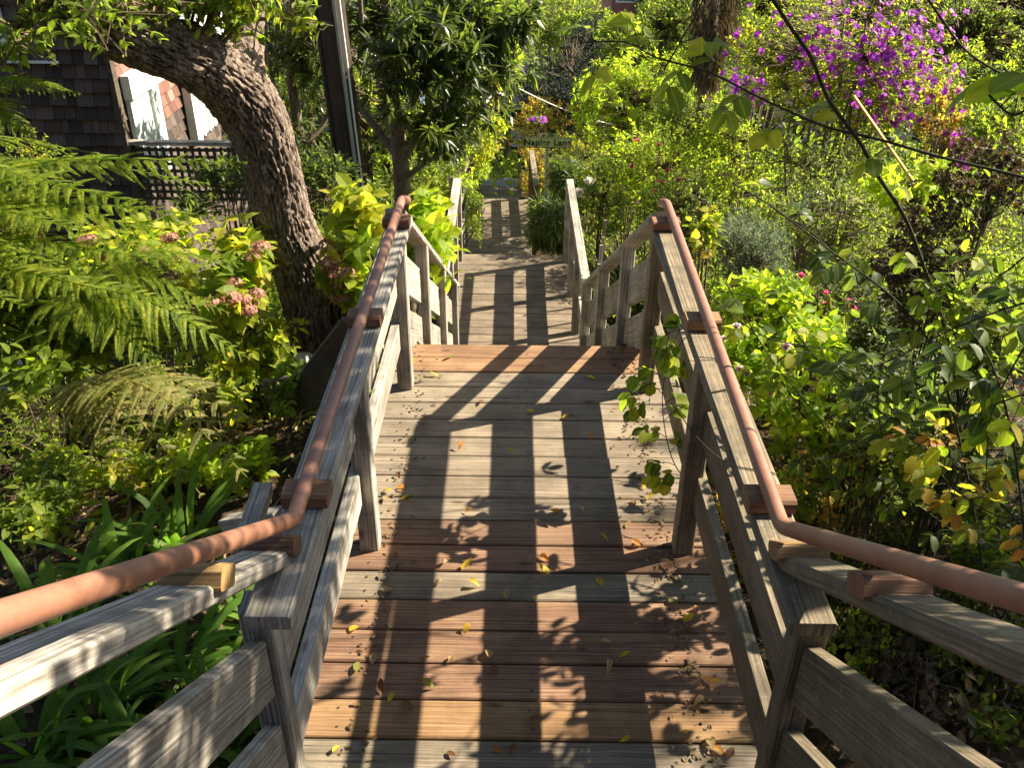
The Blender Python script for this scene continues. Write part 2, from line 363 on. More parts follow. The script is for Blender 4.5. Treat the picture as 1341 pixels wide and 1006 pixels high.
m, nt, bs, out = newmat('soil'); tc = nt.nodes.new('ShaderNodeTexCoord')
n1 = tex(nt, tc.outputs['Object'], 1.3, 8, .75).outputs[0]; n2 = tex(nt, tc.outputs['Object'], 28, 6, .75).outputs[0]
vo = tex(nt, tc.outputs['Object'], 34, kind='Voronoi')
cl = ramp(nt, n2, [(.3, (.028, .02, .014)), (.5, (.075, .05, .032)), (.7, (.16, .11, .07))])
cl = mixc(nt, 'MIX', ramp(nt, n1, [(.5, (0, 0, 0)), (.68, (.7, .7, .7))]), cl, (.045, .06, .02))
nt.links.new(cl, bs.inputs['Base Color']); bs.inputs['Roughness'].default_value = 1; bs.inputs['Specular IOR Level'].default_value = .1
bump(nt, math_(nt, 'ADD', n2, math_(nt, 'MULTIPLY', vo.outputs['Distance'], .6)), 1., .05, bs); M['soil'] = m

# ------------------------------------------------------------------ terrain
PROF = np.array([(-8, 5.6), (-3, 2.4), (0, .75), (1.6, -.38), (4.2, -.52), (6.6, -2.0), (9.2, -2.1), (12.3, -4.05), (17, -4.25),
                 (21.5, -6.35), (25.5, -6.5), (29, -8.4), (35, -11), (45, -15.6), (55, -20), (62, -21.6), (90, -23), (600, -30)])
def ground(x, y):
    x = np.asarray(x, float); y = np.asarray(y, float)
    a = np.interp(y, PROF[:, 0], PROF[:, 1]); b = (np.interp(y-1.2, PROF[:, 0], PROF[:, 1])+np.interp(y+1.2, PROF[:, 0], PROF[:, 1])+a)/3
    k = np.clip((np.abs(x)-.9)/1.5, 0, 1); z = a*(1-k)+b*k-.05*k
    z = z + k*(.10*np.sin(x*1.7+y*.9)+.07*np.sin(y*2.3-x*1.1)) + np.where(y < 50, .10*np.clip(x-1.0, 0, 8), 0) + .04*np.clip(-x-3, 0, 30)*np.where(y < 50, 1, 0)
    return z
xs = np.concatenate([-np.geomspace(500, 10, 22), np.linspace(-9.8, 9.8, 150), np.geomspace(10, 500, 22)])
ys = np.concatenate([np.linspace(-8, 20, 190), np.geomspace(20.3, 600, 60)])
X, Y = np.meshgrid(xs, ys); Z = ground(X, Y)
for i in range(len(ys)):
    for j in range(len(xs)):
        if abs(xs[j]) < 12 and ys[i] < 25 and not (abs(xs[j]) < .75): Z[i, j] += .05*noise.noise(Vector((xs[j]*2.2, ys[i]*2.2, 0)))+.025*noise.noise(Vector((xs[j]*7, ys[i]*7, 3)))
nx = len(xs); I = (np.arange(len(ys)-1)[:, None]*nx+np.arange(nx-1)[None]).ravel()
T = np.concatenate([np.stack([I, I+1, I+nx+1], 1), np.stack([I, I+nx+1, I+nx], 1)])
me = np_mesh('ground', np.stack([X.ravel(), Y.ravel(), Z.ravel()], 1), T, np.full(len(T), .5), smooth=True)
tag(link('ground', me, M['soil']), 'brown hillside soil falling away beside the wooden walkway', 'ground', kind='structure')

# ------------------------------------------------------------------ walkway decks and stairs
random.seed(4)
BW = 0.145
def deck(label, y0, n, z, x0, x1, tones, dz=0., skew=0., name='wooden_landing', dx=0.):
    root = empty(name, ((x0+x1)/2, y0, z), label, 'landing')
    mb = MB()
    for i in range(n):
        yc = y0+BW*(i+.5); t = tones.get(i, (0, None)); j = random.uniform(-.0015, .0015)
        sx = dx*(i/n)
        mb.board((x0+sx-random.uniform(0, .012), yc+random.uniform(-.001, .001), z-.019+j), (x1+sx+random.uniform(0, .012), yc+random.uniform(-.0015, .0015), z-.019+j+random.uniform(-.002, .002)), BW-.0065, .038, ch=.004, rnd=t[1], tone=t[0])
    nb0 = len(mb.f)
    for i in range(n):
        for xx in (x0+.09, (x0+x1)/2, x1-.09):
            for q in (-.035, .035):
                a = np.array([xx+dx*i/n+random.uniform(-.006, .006), y0+BW*(i+.5)+q, z+.0022])
                mb.add([a+np.array([math.cos(math.pi*t/4)*.0045, math.sin(math.pi*t/4)*.0045, 0]) for t in range(8)], [tuple(range(8))])
    pl = mb.build('deck_planks', M['deck'], root); pl.data.materials.append(M['black'])
    for k in range(nb0, len(mb.f)): pl.data.polygons[k].material_index = 1
    for xx in (x0+.09, (x0+x1)/2, x1-.09):
        jb = MB(); jb.board((xx, y0+.02, z-.135), (xx+dx, y0+n*BW-.02, z-.135), .045, .19, ch=.003); jb.build('joist', M['dark'], root)
    return root
# tone (0 grey .. 1 red) and brightness per plank, index 0 is the ochre plank near the camera
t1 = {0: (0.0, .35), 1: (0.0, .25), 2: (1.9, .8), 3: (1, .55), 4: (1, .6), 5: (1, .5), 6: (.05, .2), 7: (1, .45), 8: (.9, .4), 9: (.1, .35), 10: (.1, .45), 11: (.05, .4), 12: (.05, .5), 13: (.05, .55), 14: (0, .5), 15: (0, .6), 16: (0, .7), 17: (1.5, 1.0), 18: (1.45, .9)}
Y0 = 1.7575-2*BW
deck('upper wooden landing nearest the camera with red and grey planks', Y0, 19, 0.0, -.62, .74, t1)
deck('second wooden landing of weathered grey planks below the first stairs', 6.62, 18, -1.6, -.60, .58, {i: (.12, .05+.4*((i*37) % 10)/10) for i in range(18)}, dx=-.02)  # low plank values put leaf dapple shade into the wood tone
deck('third narrow wooden landing farther down, striped by railing shadows', 12.1, 32, -3.62, -.82, .27, {i: (.10, .3*((i*37) % 10)/10) for i in range(32)}, dx=-.06)  # dimmer planks again carry foliage shade in their tone
deck('small lowest wooden landing in bluish shade at the end of the walkway', 21.3, 22, -6.0, -1.0, .02, {})
def stair(label, ya, za, yb, zb, x0, x1, dx=0.):
    root = empty('staircase', ((x0+x1)/2, ya, za), label, 'stairs')
    rise = .18; n = max(1, round(abs(za-zb)/rise)); run = (yb-ya)/n; s = (zb-za)/n
    for i in range(n-1):
        z = za+s*(i+1); y = ya+run*i; tb = MB()
        for k in range(2):
            tb.board((x0+dx*i/n, y+run*(k+.5)/2, z-.02), (x1+dx*i/n, y+run*(k+.5)/2, z-.02), abs(run)/2-.007, .038, ch=.004)
        tb.build('tread', M['deck'], root)
    for xx, e in ((x0-.025, 0), (x1+.025, 0)):
        sb = MB(); sb.board((xx, ya, za-.14), (xx+dx, yb, zb-.14), .04, .26, ch=.003); sb.build('stringer', M['dark'], root)
    return root
stair('wooden stairs dropping from the red edge planks to the second landing', 4.235, 0, 6.6, -1.6, -.52, .56)
stair('wooden stairs between the second and third landings', 9.24, -1.6, 12.08, -3.62, -.62, .48, -.15)
stair('farthest wooden stairs between the third landing and the lowest landing', 16.75, -3.62, 21.28, -6.0, -.86, .2, -.1)
stair('wooden stairs under the camera climbing toward the viewer', 1.45, 0, -.3, 1.26, -.52, .64)
# concrete path farther down
mb = MB()
for i in range(16):
    y = 24.6+i*.9; z = -6.1-i*.42; mb.box((-1.05-.02*i, y, z-.5), (.05-.02*i, y+.9, z))
tag(mb.build('concrete_path', M['concrete']), 'pale concrete steps going on downhill past the walkway', 'path', kind='structure')

# ------------------------------------------------------------------ railings
def railing(name, label, pts, side, posts, mat, cap_in, cap_w=.14, post_in=None, h=.865, boards=((.645, .135), (.365, .135)), cap=True, notch=0, hpost=None, bthk=.04, capt=.038, endcut=None, ext=(0, 0), tone=0., start=None, pw=.072, first_out=0.):
    """pts: two (y, z) deck-level points with x offsets; the railing runs straight between them"""
    (xa, ya, za), (xb, yb, zb) = pts
    root = empty(name, (xa, ya, za), label, 'railing')
    def at(y):
        t = (y-ya)/(yb-ya); return xa+(xb-xa)*t, za+(zb-za)*t
    d = nrm(np.array([xb-xa, yb-ya, zb-za])); ny = np.array([0, 1., 0])
    slope = (zb-za)/(yb-ya)
    for y in posts:
        x, z = at(y); m = MB(); xc = x+side*(pw/2+(first_out if y == posts[0] else 0))
        m.board((xc, y, z-.55), (xc, y, z+h-capt-.002), pw, pw, up=(0, 1, 0), ch=.005, tone=tone, cut=(np.array([0, 0, 1.]), np.array([0, -slope, 1.])))
        m.build('post', mat, root)
    for (top, wd) in boards:
        m = MB(); x0, x1 = xa+side*(pw+bthk/2-.028), xb+side*(pw+bthk/2-.028)
        segs = [start or ya+ext[0]] + [p for p in posts[1:-1]] + [yb+ext[1]]
        for s0, s1 in zip(segs[:-1], segs[1:]):
            z0, z1 = at(s0)[1], at(s1)[1]; r = random.uniform(-.004, .004); xx0 = at(s0)[0]+side*(pw+bthk/2-.028); xx1 = at(s1)[0]+side*(pw+bthk/2-.028)
            m = MB(); m.board((xx0, s0+.003, z0+top-wd/2+r), (xx1, s1-.003, z1+top-wd/2+random.uniform(-.004, .004)), bthk, wd, ch=.004, cut=(ny, ny), tone=tone)
            m.build('rail_board', mat, root)
    if cap:
        m = MB(); xm = side*(cap_w/2) + (cap_in)
        z0, z1 = at(ya+ext[0])[1], at(yb+ext[1])[1]; xx0 = at(ya+ext[0])[0]; xx1 = at(yb+ext[1])[0]
        m.board((xx0+xm, ya+ext[0], z0+h-capt/2), (xx1+xm, yb+ext[1], z1+h-capt/2), cap_w, capt, ch=.006, cut=(ny, ny), tone=tone)
        m.build('cap_board', mat, root)
    return root
R = M['rail']
# first landing: y 1.55 .. 3.83
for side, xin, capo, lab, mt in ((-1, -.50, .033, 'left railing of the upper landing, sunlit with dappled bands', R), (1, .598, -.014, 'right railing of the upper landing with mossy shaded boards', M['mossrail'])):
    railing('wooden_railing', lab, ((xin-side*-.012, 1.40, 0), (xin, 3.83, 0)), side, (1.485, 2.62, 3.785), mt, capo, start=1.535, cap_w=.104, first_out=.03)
# flight up toward the camera
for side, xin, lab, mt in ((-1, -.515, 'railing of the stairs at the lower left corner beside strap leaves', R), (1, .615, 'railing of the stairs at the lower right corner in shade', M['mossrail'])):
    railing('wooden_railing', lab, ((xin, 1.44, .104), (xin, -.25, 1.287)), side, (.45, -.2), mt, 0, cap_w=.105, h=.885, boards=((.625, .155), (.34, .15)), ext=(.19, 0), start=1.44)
# flight down to second landing
for side, x0, x1, lab, mt in ((-1, -.50, -.46, 'left railing descending to the second landing among yellow green leaves', R), (1, .60, .515, 'right railing descending to the second landing, with wide tan boards between its posts', R)):
    railing('wooden_railing', lab, ((x0, 3.84, 0), (x1, 6.55, -1.6)), side, (4.62, 5.55, 6.45), mt, 0, cap_w=.09, h=.89, boards=((.70, .185), (.40, .185)), ext=(0, .08))
# second landing
railing('wooden_railing', 'right railing of the second landing, weathered cap seen end on', ((.515, 6.62, -1.6), (.50, 9.1, -1.6)), 1, (7.4, 8.2, 9.05), R, 0, cap_w=.075, h=.9, boards=((.66, .14), (.39, .14)))
railing('wooden_railing', 'left railing of the second landing half covered by leaves', ((-.55, 6.62, -1.6), (-.585, 9.1, -1.6)), -1, (7.4, 8.2, 9.05), R, 0, cap_w=.085, h=.9, boards=((.66, .14), (.39, .14)))
railing('wooden_railing', 'left railing descending from the second landing behind the bushes', ((-.62, 9.15, -1.6), (-.78, 12.05, -3.62)), -1, (10.0, 11.0, 12.0), R, 0, cap_w=.10, h=.88)
railing('wooden_railing', 'left railing of the third landing', ((-.80, 12.1, -3.62), (-.86, 16.7, -3.62)), -1, (13.2, 14.4, 15.6, 16.6), R, 0, cap_w=.10, h=.9)
railing('wooden_railing', 'right railing of the third landing below the street sign', ((.27, 14.9, -3.62), (.20, 16.9, -3.62)), 1, (14.95, 15.9, 16.8), M['mossrail'], 0, cap_w=.10, h=.9)
railing('wooden_railing', 'thin pale railing on the right of the lowest landing', ((.0, 17.0, -3.9), (-.0, 21.3, -6.1)), 1, (18, 19.6, 21.2), R, 0, cap_w=.07, h=.9)
# pickets beside second landing (small upright stakes by the strap leaves)
for k in range(5):
    x = .70+.045*k; y = 7.35+.33*k; z = float(ground(x, y)); m = MB()
    m.board((x, y, z-.1), (x+.01, y, -1.6+.62-.05*(k % 2)), .03, .018, up=(0, 1, 0), ch=.002)
    tag(m.build('picket', R), 'thin grey picket outside the right railing of the second landing, %s from the near end' % ('first', 'second', 'third', 'fourth', 'fifth')[k], 'picket', 'pickets outside the second landing')

# ------------------------------------------------------------------ pipe handrails
def pipe(pts, rad, name, label):
    root = empty(name, pts[0], label, 'handrail'); out = []
    pts = [np.array(p, float) for p in pts]
    for i, p in enumerate(pts):                                # short mitred bends
        if 0 < i < len(pts)-1:
            a = nrm(pts[i-1]-p); b = nrm(pts[i+1]-p)
            for t in np.linspace(0, 1, 7): out.append((p+a*.035)*(1-t)**2+2*p*t*(1-t)+(p+b*.035)*t*t)
        else: out.append(p)
    full = []
    for a, b in zip(out[:-1], out[1:]):
        n = max(1, int(np.linalg.norm(b-a)/.06)); full += [a+(b-a)*k/n for k in range(n)]
    full.append(out[-1]); V, T, r, m_ = tube(full, [rad], 24)
    pm = link('pipe', np_mesh('pipe', V, T, r, m_, smooth=True), M['pipe'], root)
    return root
def block(root, x0, x1, y, z, slope, tone, hh=.042, ln=.08):
    m = MB(); d = nrm(np.array([0, 1, slope])); c = np.array([0, y, z])
    upv = nrm(np.array([0, -slope, 1.])); a = np.array([x0, y, z])+upv*hh/2; b = np.array([x1, y, z])+upv*hh/2
    m.board(a, b, ln, hh, up=upv, ch=.007, tone=tone); return m.build('bracket_block', M['block'], root)
RT = .0192
SL = .70
lp = pipe([(-.516, 1.64-1.9, .935+1.9*SL), (-.516, 1.64, .935), (-.512, 3.84, .935), (-.50, 3.93, .90)], RT, 'pipe_handrail', 'terracotta painted pipe handrail along the left railing')
rp = pipe([(.64, 1.64-1.9, .932+1.9*SL), (.627, 1.64, .932), (.66, 3.84, .932), (.652, 3.93, .90)], RT, 'pipe_handrail', 'terracotta painted pipe handrail along the right railing')
for y, t in ((1.80, .1), (2.78, 0), (3.70, 0)): block(lp, -.578, -.464, y, .866, 0, t)
for y, t in ((1.80, .15), (2.78, .25), (3.70, 0)): block(rp, .70, .583, y, .866, 0, t)
for y, t in ((1.585, 0), (1.17, 1.0)): block(lp, -.615, -.502, y, .888+(1.64-y-.07)*SL, -SL, t)
for y, t in ((1.585, .7), (1.17, 0)): block(rp, .72, .602, y, .888+(1.64-y-.07)*SL, -SL, t)

# ------------------------------------------------------------------ plant builders
def build_shrub(name, label, cat, C, rad, nt_, k, tl, L, W, mat, seed, shape='lance', base=None, nstem=6, group=None, stem=M['twig'], flowers=None,
                up=.35, droop=.3, ang=.9, curl=.25, fold=.25, shell=.55, stemr=.012, clump=.55, jit=.35, thin=0, twr=.0022, lean=(0, 0), rosette=False, extra=None, flat_=0., cull=True):
    rng = np.random.default_rng(seed); C = np.array(C, float); rad = np.array(rad, float)
    if base is None: base = np.array([C[0]-lean[0], C[1]-lean[1], float(ground(C[0]-lean[0], C[1]-lean[1]))-.05])
    if -1.25 < base[0] < .95 and 4 < base[1] < 26: base[0] = -1.35 if C[0] < .1 else 1.05; base[2] = float(ground(base[0], base[1]))-.05
    # clump centres make lobes and gaps
    nc = max(5, int(nt_/28)); cc = nrm(rng.normal(size=(nc, 3)))*(.35+.65*rng.random((nc, 1))**.6)
    which = rng.integers(0, nc, nt_); u = cc[which]*(1-.0)+rng.normal(size=(nt_, 3))*(1-clump)*.55
    ln = np.linalg.norm(u, axis=1, keepdims=True); u = np.where(ln > 1.12, u/ln*1.12*rng.random((nt_, 1))**.15, u)
    tips = C+u*rad
    gz = ground(tips[:, 0], tips[:, 1]); tips[:, 2] = np.maximum(tips[:, 2], gz+.04+.1*rng.random(nt_))
    if cull:                                                    # keep the walkway itself clear
        ok = ~((tips[:, 0] > -.47+thin*0) & (tips[:, 0] < .58) & (tips[:, 1] < 12))
        tips = tips[ok]; u = u[ok]
    n = len(tips)
    outd = nrm(u*np.array([1, 1, .8])+np.array([0, 0, up])+rng.normal(size=(n, 3))*jit)
    # stems
    sp = []; parts = []
    for i in range(nstem):
        e = C+nrm(rng.normal(size=3))*rad*.55*rng.random(); b = base+np.array([rng.normal()*.05*rad[0], rng.normal()*.05, 0])
        mdl = (b+e)/2+rng.normal(size=3)*rad*.12; mdl[2] = max(mdl[2], b[2]+.2)
        pl = spline([b, mdl, e], 14); sp.append(pl); parts.append(tube(pl, [stemr, stemr*.45], 6))
    sp = np.concatenate(sp); tb = tips-outd*tl
    idx = np.array([np.argmin(((sp-q)**2).sum(1)) for q in tb]); near = sp[idx]
    parts.append((*prisms(near, tb, stemr*.3, twr*1.3, 3, rng),)); parts.append((*prisms(tb, tips, twr*1.3, twr*.6, 3, rng),))
    # leaves along each twig
    s = np.tile(np.linspace(.12, 1, k), n); d = np.repeat(outd, k, 0); p0 = np.repeat(tb, k, 0)
    if rosette: s = 1-.22*(1-s)
    pos = p0+d*(tl*s)[:, None]
    ph = np.tile(np.arange(k)*2.4, n)+np.repeat(rng.random(n)*6.28, k)
    ref = np.where(np.abs(d[:, 2:3]) > .93, np.array([[1., 0, 0]]), np.array([[0, 0, 1.]]))
    s1 = nrm(np.cross(d, ref)); s2 = np.cross(s1, d); rd = s1*np.cos(ph)[:, None]+s2*np.sin(ph)[:, None]
    an = ang*(1.15-.5*s) if not rosette else ang*(1.25-.8*(s-.78)/.22*.7)
    an = an+rng.normal(size=len(an))*.18
    ld = d*np.cos(an)[:, None]+rd*np.sin(an)[:, None]-np.array([0, 0, 1.])*droop*rng.random((len(d), 1))
    ld[:, 2] *= (1-flat_)
    nm = np.array([0, 0, 1.])+rng.normal(size=ld.shape)*.38+rd*-.15
    sz = (.62+.5*rng.random(len(d)))*np.where(s > .95, .75, 1)
    rb = np.repeat(rng.random(n), k)*.6+rng.random(len(d))*.4
    lv = [leaves(pos, ld, nm, L*sz, W*sz, shape, fold, curl*(.4+1.2*rng.random(len(d))), rb)]
    if extra: lv += extra
    root = empty(name, base, label, cat, group)
    V, T, r_, md = merge(lv); link('foliage', np_mesh('foliage', V, T, r_, md), mat, root)
    V, T, r_, md = merge(parts); link('stems', np_mesh('stems', V, T, r_, md, smooth=True), stem, root)
    if flowers:
        fm, nf, fr, kind, sel = flowers
        cn = rng.normal(size=nc)*.45; wk = which[ok]; sc = u@np.array(sel, float)+cn[wk]+rng.normal(size=n)*.2; o = np.argsort(-sc)[:nf]; fp = tips[o]+outd[o]*.02
        if nf <= 20:
            for i in range(len(fp)): link('flower', flower_mesh(fp[i:i+1], outd[o][i:i+1], fr*rng.uniform(.8, 1.15), kind, rng), fm, root)
        else: link('flowers', flower_mesh(fp, outd[o], fr, kind, rng), fm, root)
    return root, tips, outd
def flower_mesh(fp, od, fr, kind, rng):
    A = []
    n = len(fp)
    if kind == 'open':                                          # five broad petals
        for q in range(5):
            a = q*1.257+rng.random(n)*.2; ax = nrm(od+np.array([0, -.6, .5])+rng.normal(size=(n, 3))*.3); s1 = nrm(np.cross(ax, [0.1, .2, 1.])); s2 = np.cross(s1, ax)
            dd = s1*np.cos(a)[:, None]+s2*np.sin(a)[:, None]+ax*.35
            A.append(leaves(fp, dd, ax, fr*(.8+.3*rng.random(n)), fr*.9, 'round', -.1, .2, rng=rng))
    elif kind == 'rose':
        for q in range(14):
            a = q*2.4; t = q/14; ax = nrm(od+np.array([0, -.5, .6])); s1 = nrm(np.cross(ax, [0.1, .2, 1.])); s2 = np.cross(s1, ax)
            dd = (s1*math.cos(a)+s2*math.sin(a))*(1-t*.85)+ax*(.3+t)
            A.append(leaves(fp+ax*fr*.1*t, dd, ax-dd*.2, fr*(1-.35*t), fr*.9, 'round', -.3, -.35, rng=rng))
    else:                                                       # 'mop': a domed head of many florets
        m = 60; rep = np.repeat(fp, m, 0); dn = nrm(rng.normal(size=(n*m, 3))*np.array([1, 1, .8])+np.array([0, 0, .45])); dn[:, 2] = np.maximum(dn[:, 2], -.25)
        p = rep+dn*np.array([1, 1, .55])*fr*(.85+.2*rng.random((n*m, 1)))
        for q in range(4):
            t1 = nrm(np.cross(dn, [.3, .5, .8])); t2 = np.cross(t1, dn); a = q*1.571+.4
            A.append(leaves(p, t1*math.cos(a)+t2*math.sin(a)+dn*.2, dn, fr*.23, fr*.2, 'lance', .1, .1, np.repeat(rng.random(n), m)*.7+rng.random(n*m)*.3))
    V, T, r_, md = merge(A); return np_mesh('flowers', V, T, r_, md)

def frond(rng, p0, tip, width, sag, npin=24, npl=15, up=(0, 0, 1), droop=.35, scale=1., tipcurl=.0):
    p0 = np.array(p0, float); tip = np.array(tip, float); mid = (p0+tip)/2+np.array([0, 0, sag]); ax = spline([p0, mid, tip], 60)
    L = np.linalg.norm(np.diff(ax, axis=0), axis=1).sum(); A = []; seg = []
    for i in range(npin):
        t = .12+.87*i/(npin-1); q = t*59; k = int(min(q, 58)); c = ax[k]+(ax[k+1]-ax[k])*(q-k); tg = nrm(ax[k+1]-ax[k])
        sd = nrm(np.cross(tg, up)); n_ = np.cross(sd, tg); w = 1.22*width*math.sin(math.pi*min(1, (t*.93+.07))**.75)**.8*(1.02-.55*t)+.012
        w *= rng.uniform(.78, 1.1)
        for s in (-1, 1):
            pd = nrm(sd*s*math.cos(.14+.3*t)+tg*math.sin(.14+.3*t)+n_*rng.normal()*.14+tg*rng.normal()*.07); m = npl
            ts = np.linspace(.04, 1, m); cv = c+pd*(w*ts)[:, None]-np.array([0, 0, 1.])*(droop*w*ts**2)[:, None]+tg*(.12*w*ts**2)[:, None]
            seg.append((cv[:-1], cv[1:])); tt = nrm(np.gradient(cv, axis=0)); sw = np.cross(n_, tt)
            ll = (.17*w*(1-ts**1.6*.85)+.004)*scale
            for s2 in (-1, 1):
                A.append(leaves(cv, sw*s2+tt*.55, np.broadcast_to(n_, cv.shape)+rng.normal(size=cv.shape)*.18, ll, ll*.34+.0015, 'tri', .1, .2, np.full(m, rng.random()*.6)+rng.random(m)*.4))
    sA = np.concatenate([a for a, b in seg]); sB = np.concatenate([b for a, b in seg])
    rc = tube(ax, [.006, .002], 5)
    return A, [rc, (*prisms(sA, sB, .0013, .0009, 3, rng),)]
def fern(label, crown, tips, width, sag, mat, seed, name='fern', trunk=None, **kw):
    rng = np.random.default_rng(seed); root = empty(name, crown if trunk is None else trunk[0], label, 'fern')
    if trunk is not None:
        V, T, r_, md = tube(spline([*trunk, crown], 24), [.09, .075], 20, bump=.012, freq=10, seed=seed); link('trunk', np_mesh('trunk', V, T, r_, md), M['twig'], root)
    for i, tp in enumerate(tips):
        tpp, wd, sg = tp if isinstance(tp, tuple) and len(tp) == 3 and not np.isscalar(tp[0]) else (tp, width, sag)
        A, S = frond(rng, np.array(crown)+rng.normal(size=3)*.02, tpp, wd, sg, **kw)
        V, T, r_, md = merge(A+S); link('frond', np_mesh('frond', V, T, r_, md), mat, root)
    return root
def straps(label, C, n, L, W, seed, name='strap_leaf_plant', cat='plant', mat=None, lean=(0, 0, 0), spread=.85, arch=.75, rad=.10, group=None):
    rng = np.random.default_rng(seed); C = np.array(C, float); A = []
    az = rng.random(n)*6.283; el = spread*rng.random(n)**.6; LL = L*(.6+.5*rng.random(n)); WW = W*(.75+.4*rng.random(n))
    K = 8; hd = np.stack([np.cos(az), np.sin(az), 0*az], 1); th = 1.45-el; p = C+hd*rad*rng.random((n, 1)); V = []; side = np.stack([-np.sin(az), np.cos(az), 0*az], 1)
    for j in range(K+1):
        t = j/K; w = WW/2*min(1, .55+2*t)*(1-t**3.5)**.9+.0006
        dd = hd*np.cos(th)[:, None]+np.array([0, 0, 1.])*np.sin(th)[:, None]+np.array(lean)*t
        nn = np.cross(side, dd)
        V += [p-side*w[:, None], p-nn*(w*.25)[:, None], p+side*w[:, None]]
        p = p+nrm(dd)*(LL/K)[:, None]; th = th-arch*(.15+1.7*t)*(.5+.9*((az*7.3) % 1))/K*2.0
    tr = []
    for j in range(K):
        for c in range(2):
            a = j*3+c; b = a+3; tr += [(a, a+1, b+1), (a, b+1, b)]
    k = len(V); VV = np.stack(V, 1).reshape(-1, 3); T = (np.array(tr)[None]+(np.arange(n)*k)[:, None, None]).reshape(-1, 3)
    VV[:, 2] = np.maximum(VV[:, 2], ground(VV[:, 0], VV[:, 1])+.01)
    md = np.tile(np.array([1, 0, 1]*(K+1), float), n)
    o = link(name, np_mesh(name, VV, T, np.repeat(rng.random(n), len(tr)), md, smooth=True), mat or G['strap'])
    return tag(o, label, cat, group)
def ell(px, py, d, rx, ry, rd):
    s = PS(px, py, d); return P(px, py, d), (rx*s, rd, ry*s/.9)

# ------------------------------------------------------------------ trees
def limb_tree(name, label, cat, trunk, radii, limbs, crowns, mat, leafargs, seed, bark=None, barkbump=0., tsides=12, res=30, group=None, trunkpart='trunk', hi=False):
    """trunk: points; limbs: list of (points, r0, r1); crowns: list of (centre, rad, ntwigs)"""
    rng = np.random.default_rng(seed); root = empty(name, trunk[0], label, cat, group); bark = bark or M['stemgrey']
    V, T, r_, md = tube(spline(trunk, res), radii, tsides, bump=barkbump, freq=5, seed=seed)
    link(trunkpart, np_mesh(trunkpart, V, T, r_, md, smooth=True), bark, root); sp = [spline(trunk, 40)[12:]]
    for pts, r0, r1 in limbs:
        pl = spline(pts, 26); V, T, r_, md = tube(pl, [r0, r1], 9, bump=barkbump*.4, freq=7, seed=seed+1); link('limb', np_mesh('limb', V, T, r_, md, smooth=True), bark, root); sp.append(pl[5:])
    sp = np.concatenate(sp); k, tl, L, W, shape, ros, ang, droop, up = leafargs
    LV = []; ST = []
    for C, rad, n in crowns:
        C = np.array(C, float); rad = np.array(rad, float)
        nc = max(6, n//22); cc = nrm(rng.normal(size=(nc, 3)))*(.3+.7*rng.random((nc, 1))**.6); which = rng.integers(0, nc, n)
        u = cc[which]+rng.normal(size=(n, 3))*.22; tips = C+u*rad
        gz = ground(tips[:, 0], tips[:, 1])+.15; keep = (tips[:, 2] > gz) & ~((tips[:, 0] > -.6) & (tips[:, 0] < .72) & (tips[:, 1] < 9) & (tips[:, 2] < -.2)); tips = tips[keep]; u = u[keep]; m_ = len(tips)
        # secondary branches: cluster centre -> nearest limb ; twig -> cluster centre
        ccw = C+cc*rad*.8; ni = np.array([np.argmin(((sp-q)**2).sum(1)) for q in ccw]); nb = sp[ni]; mdp = (nb+ccw)/2+rng.normal(size=nb.shape)*.06
        ST += [prisms(nb, mdp, .016, .011, 4, rng), prisms(mdp, ccw, .011, .006, 4, rng)]
        outd = nrm(u*np.array([1, 1, .8])+np.array([0, 0, up])+rng.normal(size=(m_, 3))*.35); tb = tips-outd*tl
        ST += [prisms(ccw[which[keep]], tb, .005, .003, 3, rng), prisms(tb, tips, .003, .0015, 3, rng)]
        s = np.tile(np.linspace(.12, 1, k), m_); d = np.repeat(outd, k, 0)
        if ros: s = 1-.25*(1-s)
        pos = np.repeat(tb, k, 0)+d*(tl*s)[:, None]; ph = np.tile(np.arange(k)*2.4, m_)+np.repeat(rng.random(m_)*6.28, k)
        ref = np.where(np.abs(d[:, 2:3]) > .93, np.array([[1., 0, 0]]), np.array([[0, 0, 1.]])); s1 = nrm(np.cross(d, ref)); s2 = np.cross(s1, d)
        rd = s1*np.cos(ph)[:, None]+s2*np.sin(ph)[:, None]; an = ang+rng.normal(size=len(d))*.22
        ld = d*np.cos(an)[:, None]+rd*np.sin(an)[:, None]-np.array([0, 0, 1.])*droop*rng.random((len(d), 1)); nm = np.array([0, 0, 1.])+rng.normal(size=ld.shape)*.4
        sz = .62+.5*rng.random(len(d)); rb = np.repeat(rng.random(m_), k)*.6+rng.random(len(d))*.4
        LV.append(leaves(pos, ld, nm, L*sz, W*sz, shape, .25, .25*(.4+1.2*rng.random(len(d))), rb))
    V, T, r_, md = merge(LV); cr = link('crown', np_mesh('crown', V, T, r_, md), mat, root)
    V, T, r_, md = merge([(*x,) for x in ST]); link('branches', np_mesh('branches', V, T, r_, md, smooth=True), bark, root)
    return root

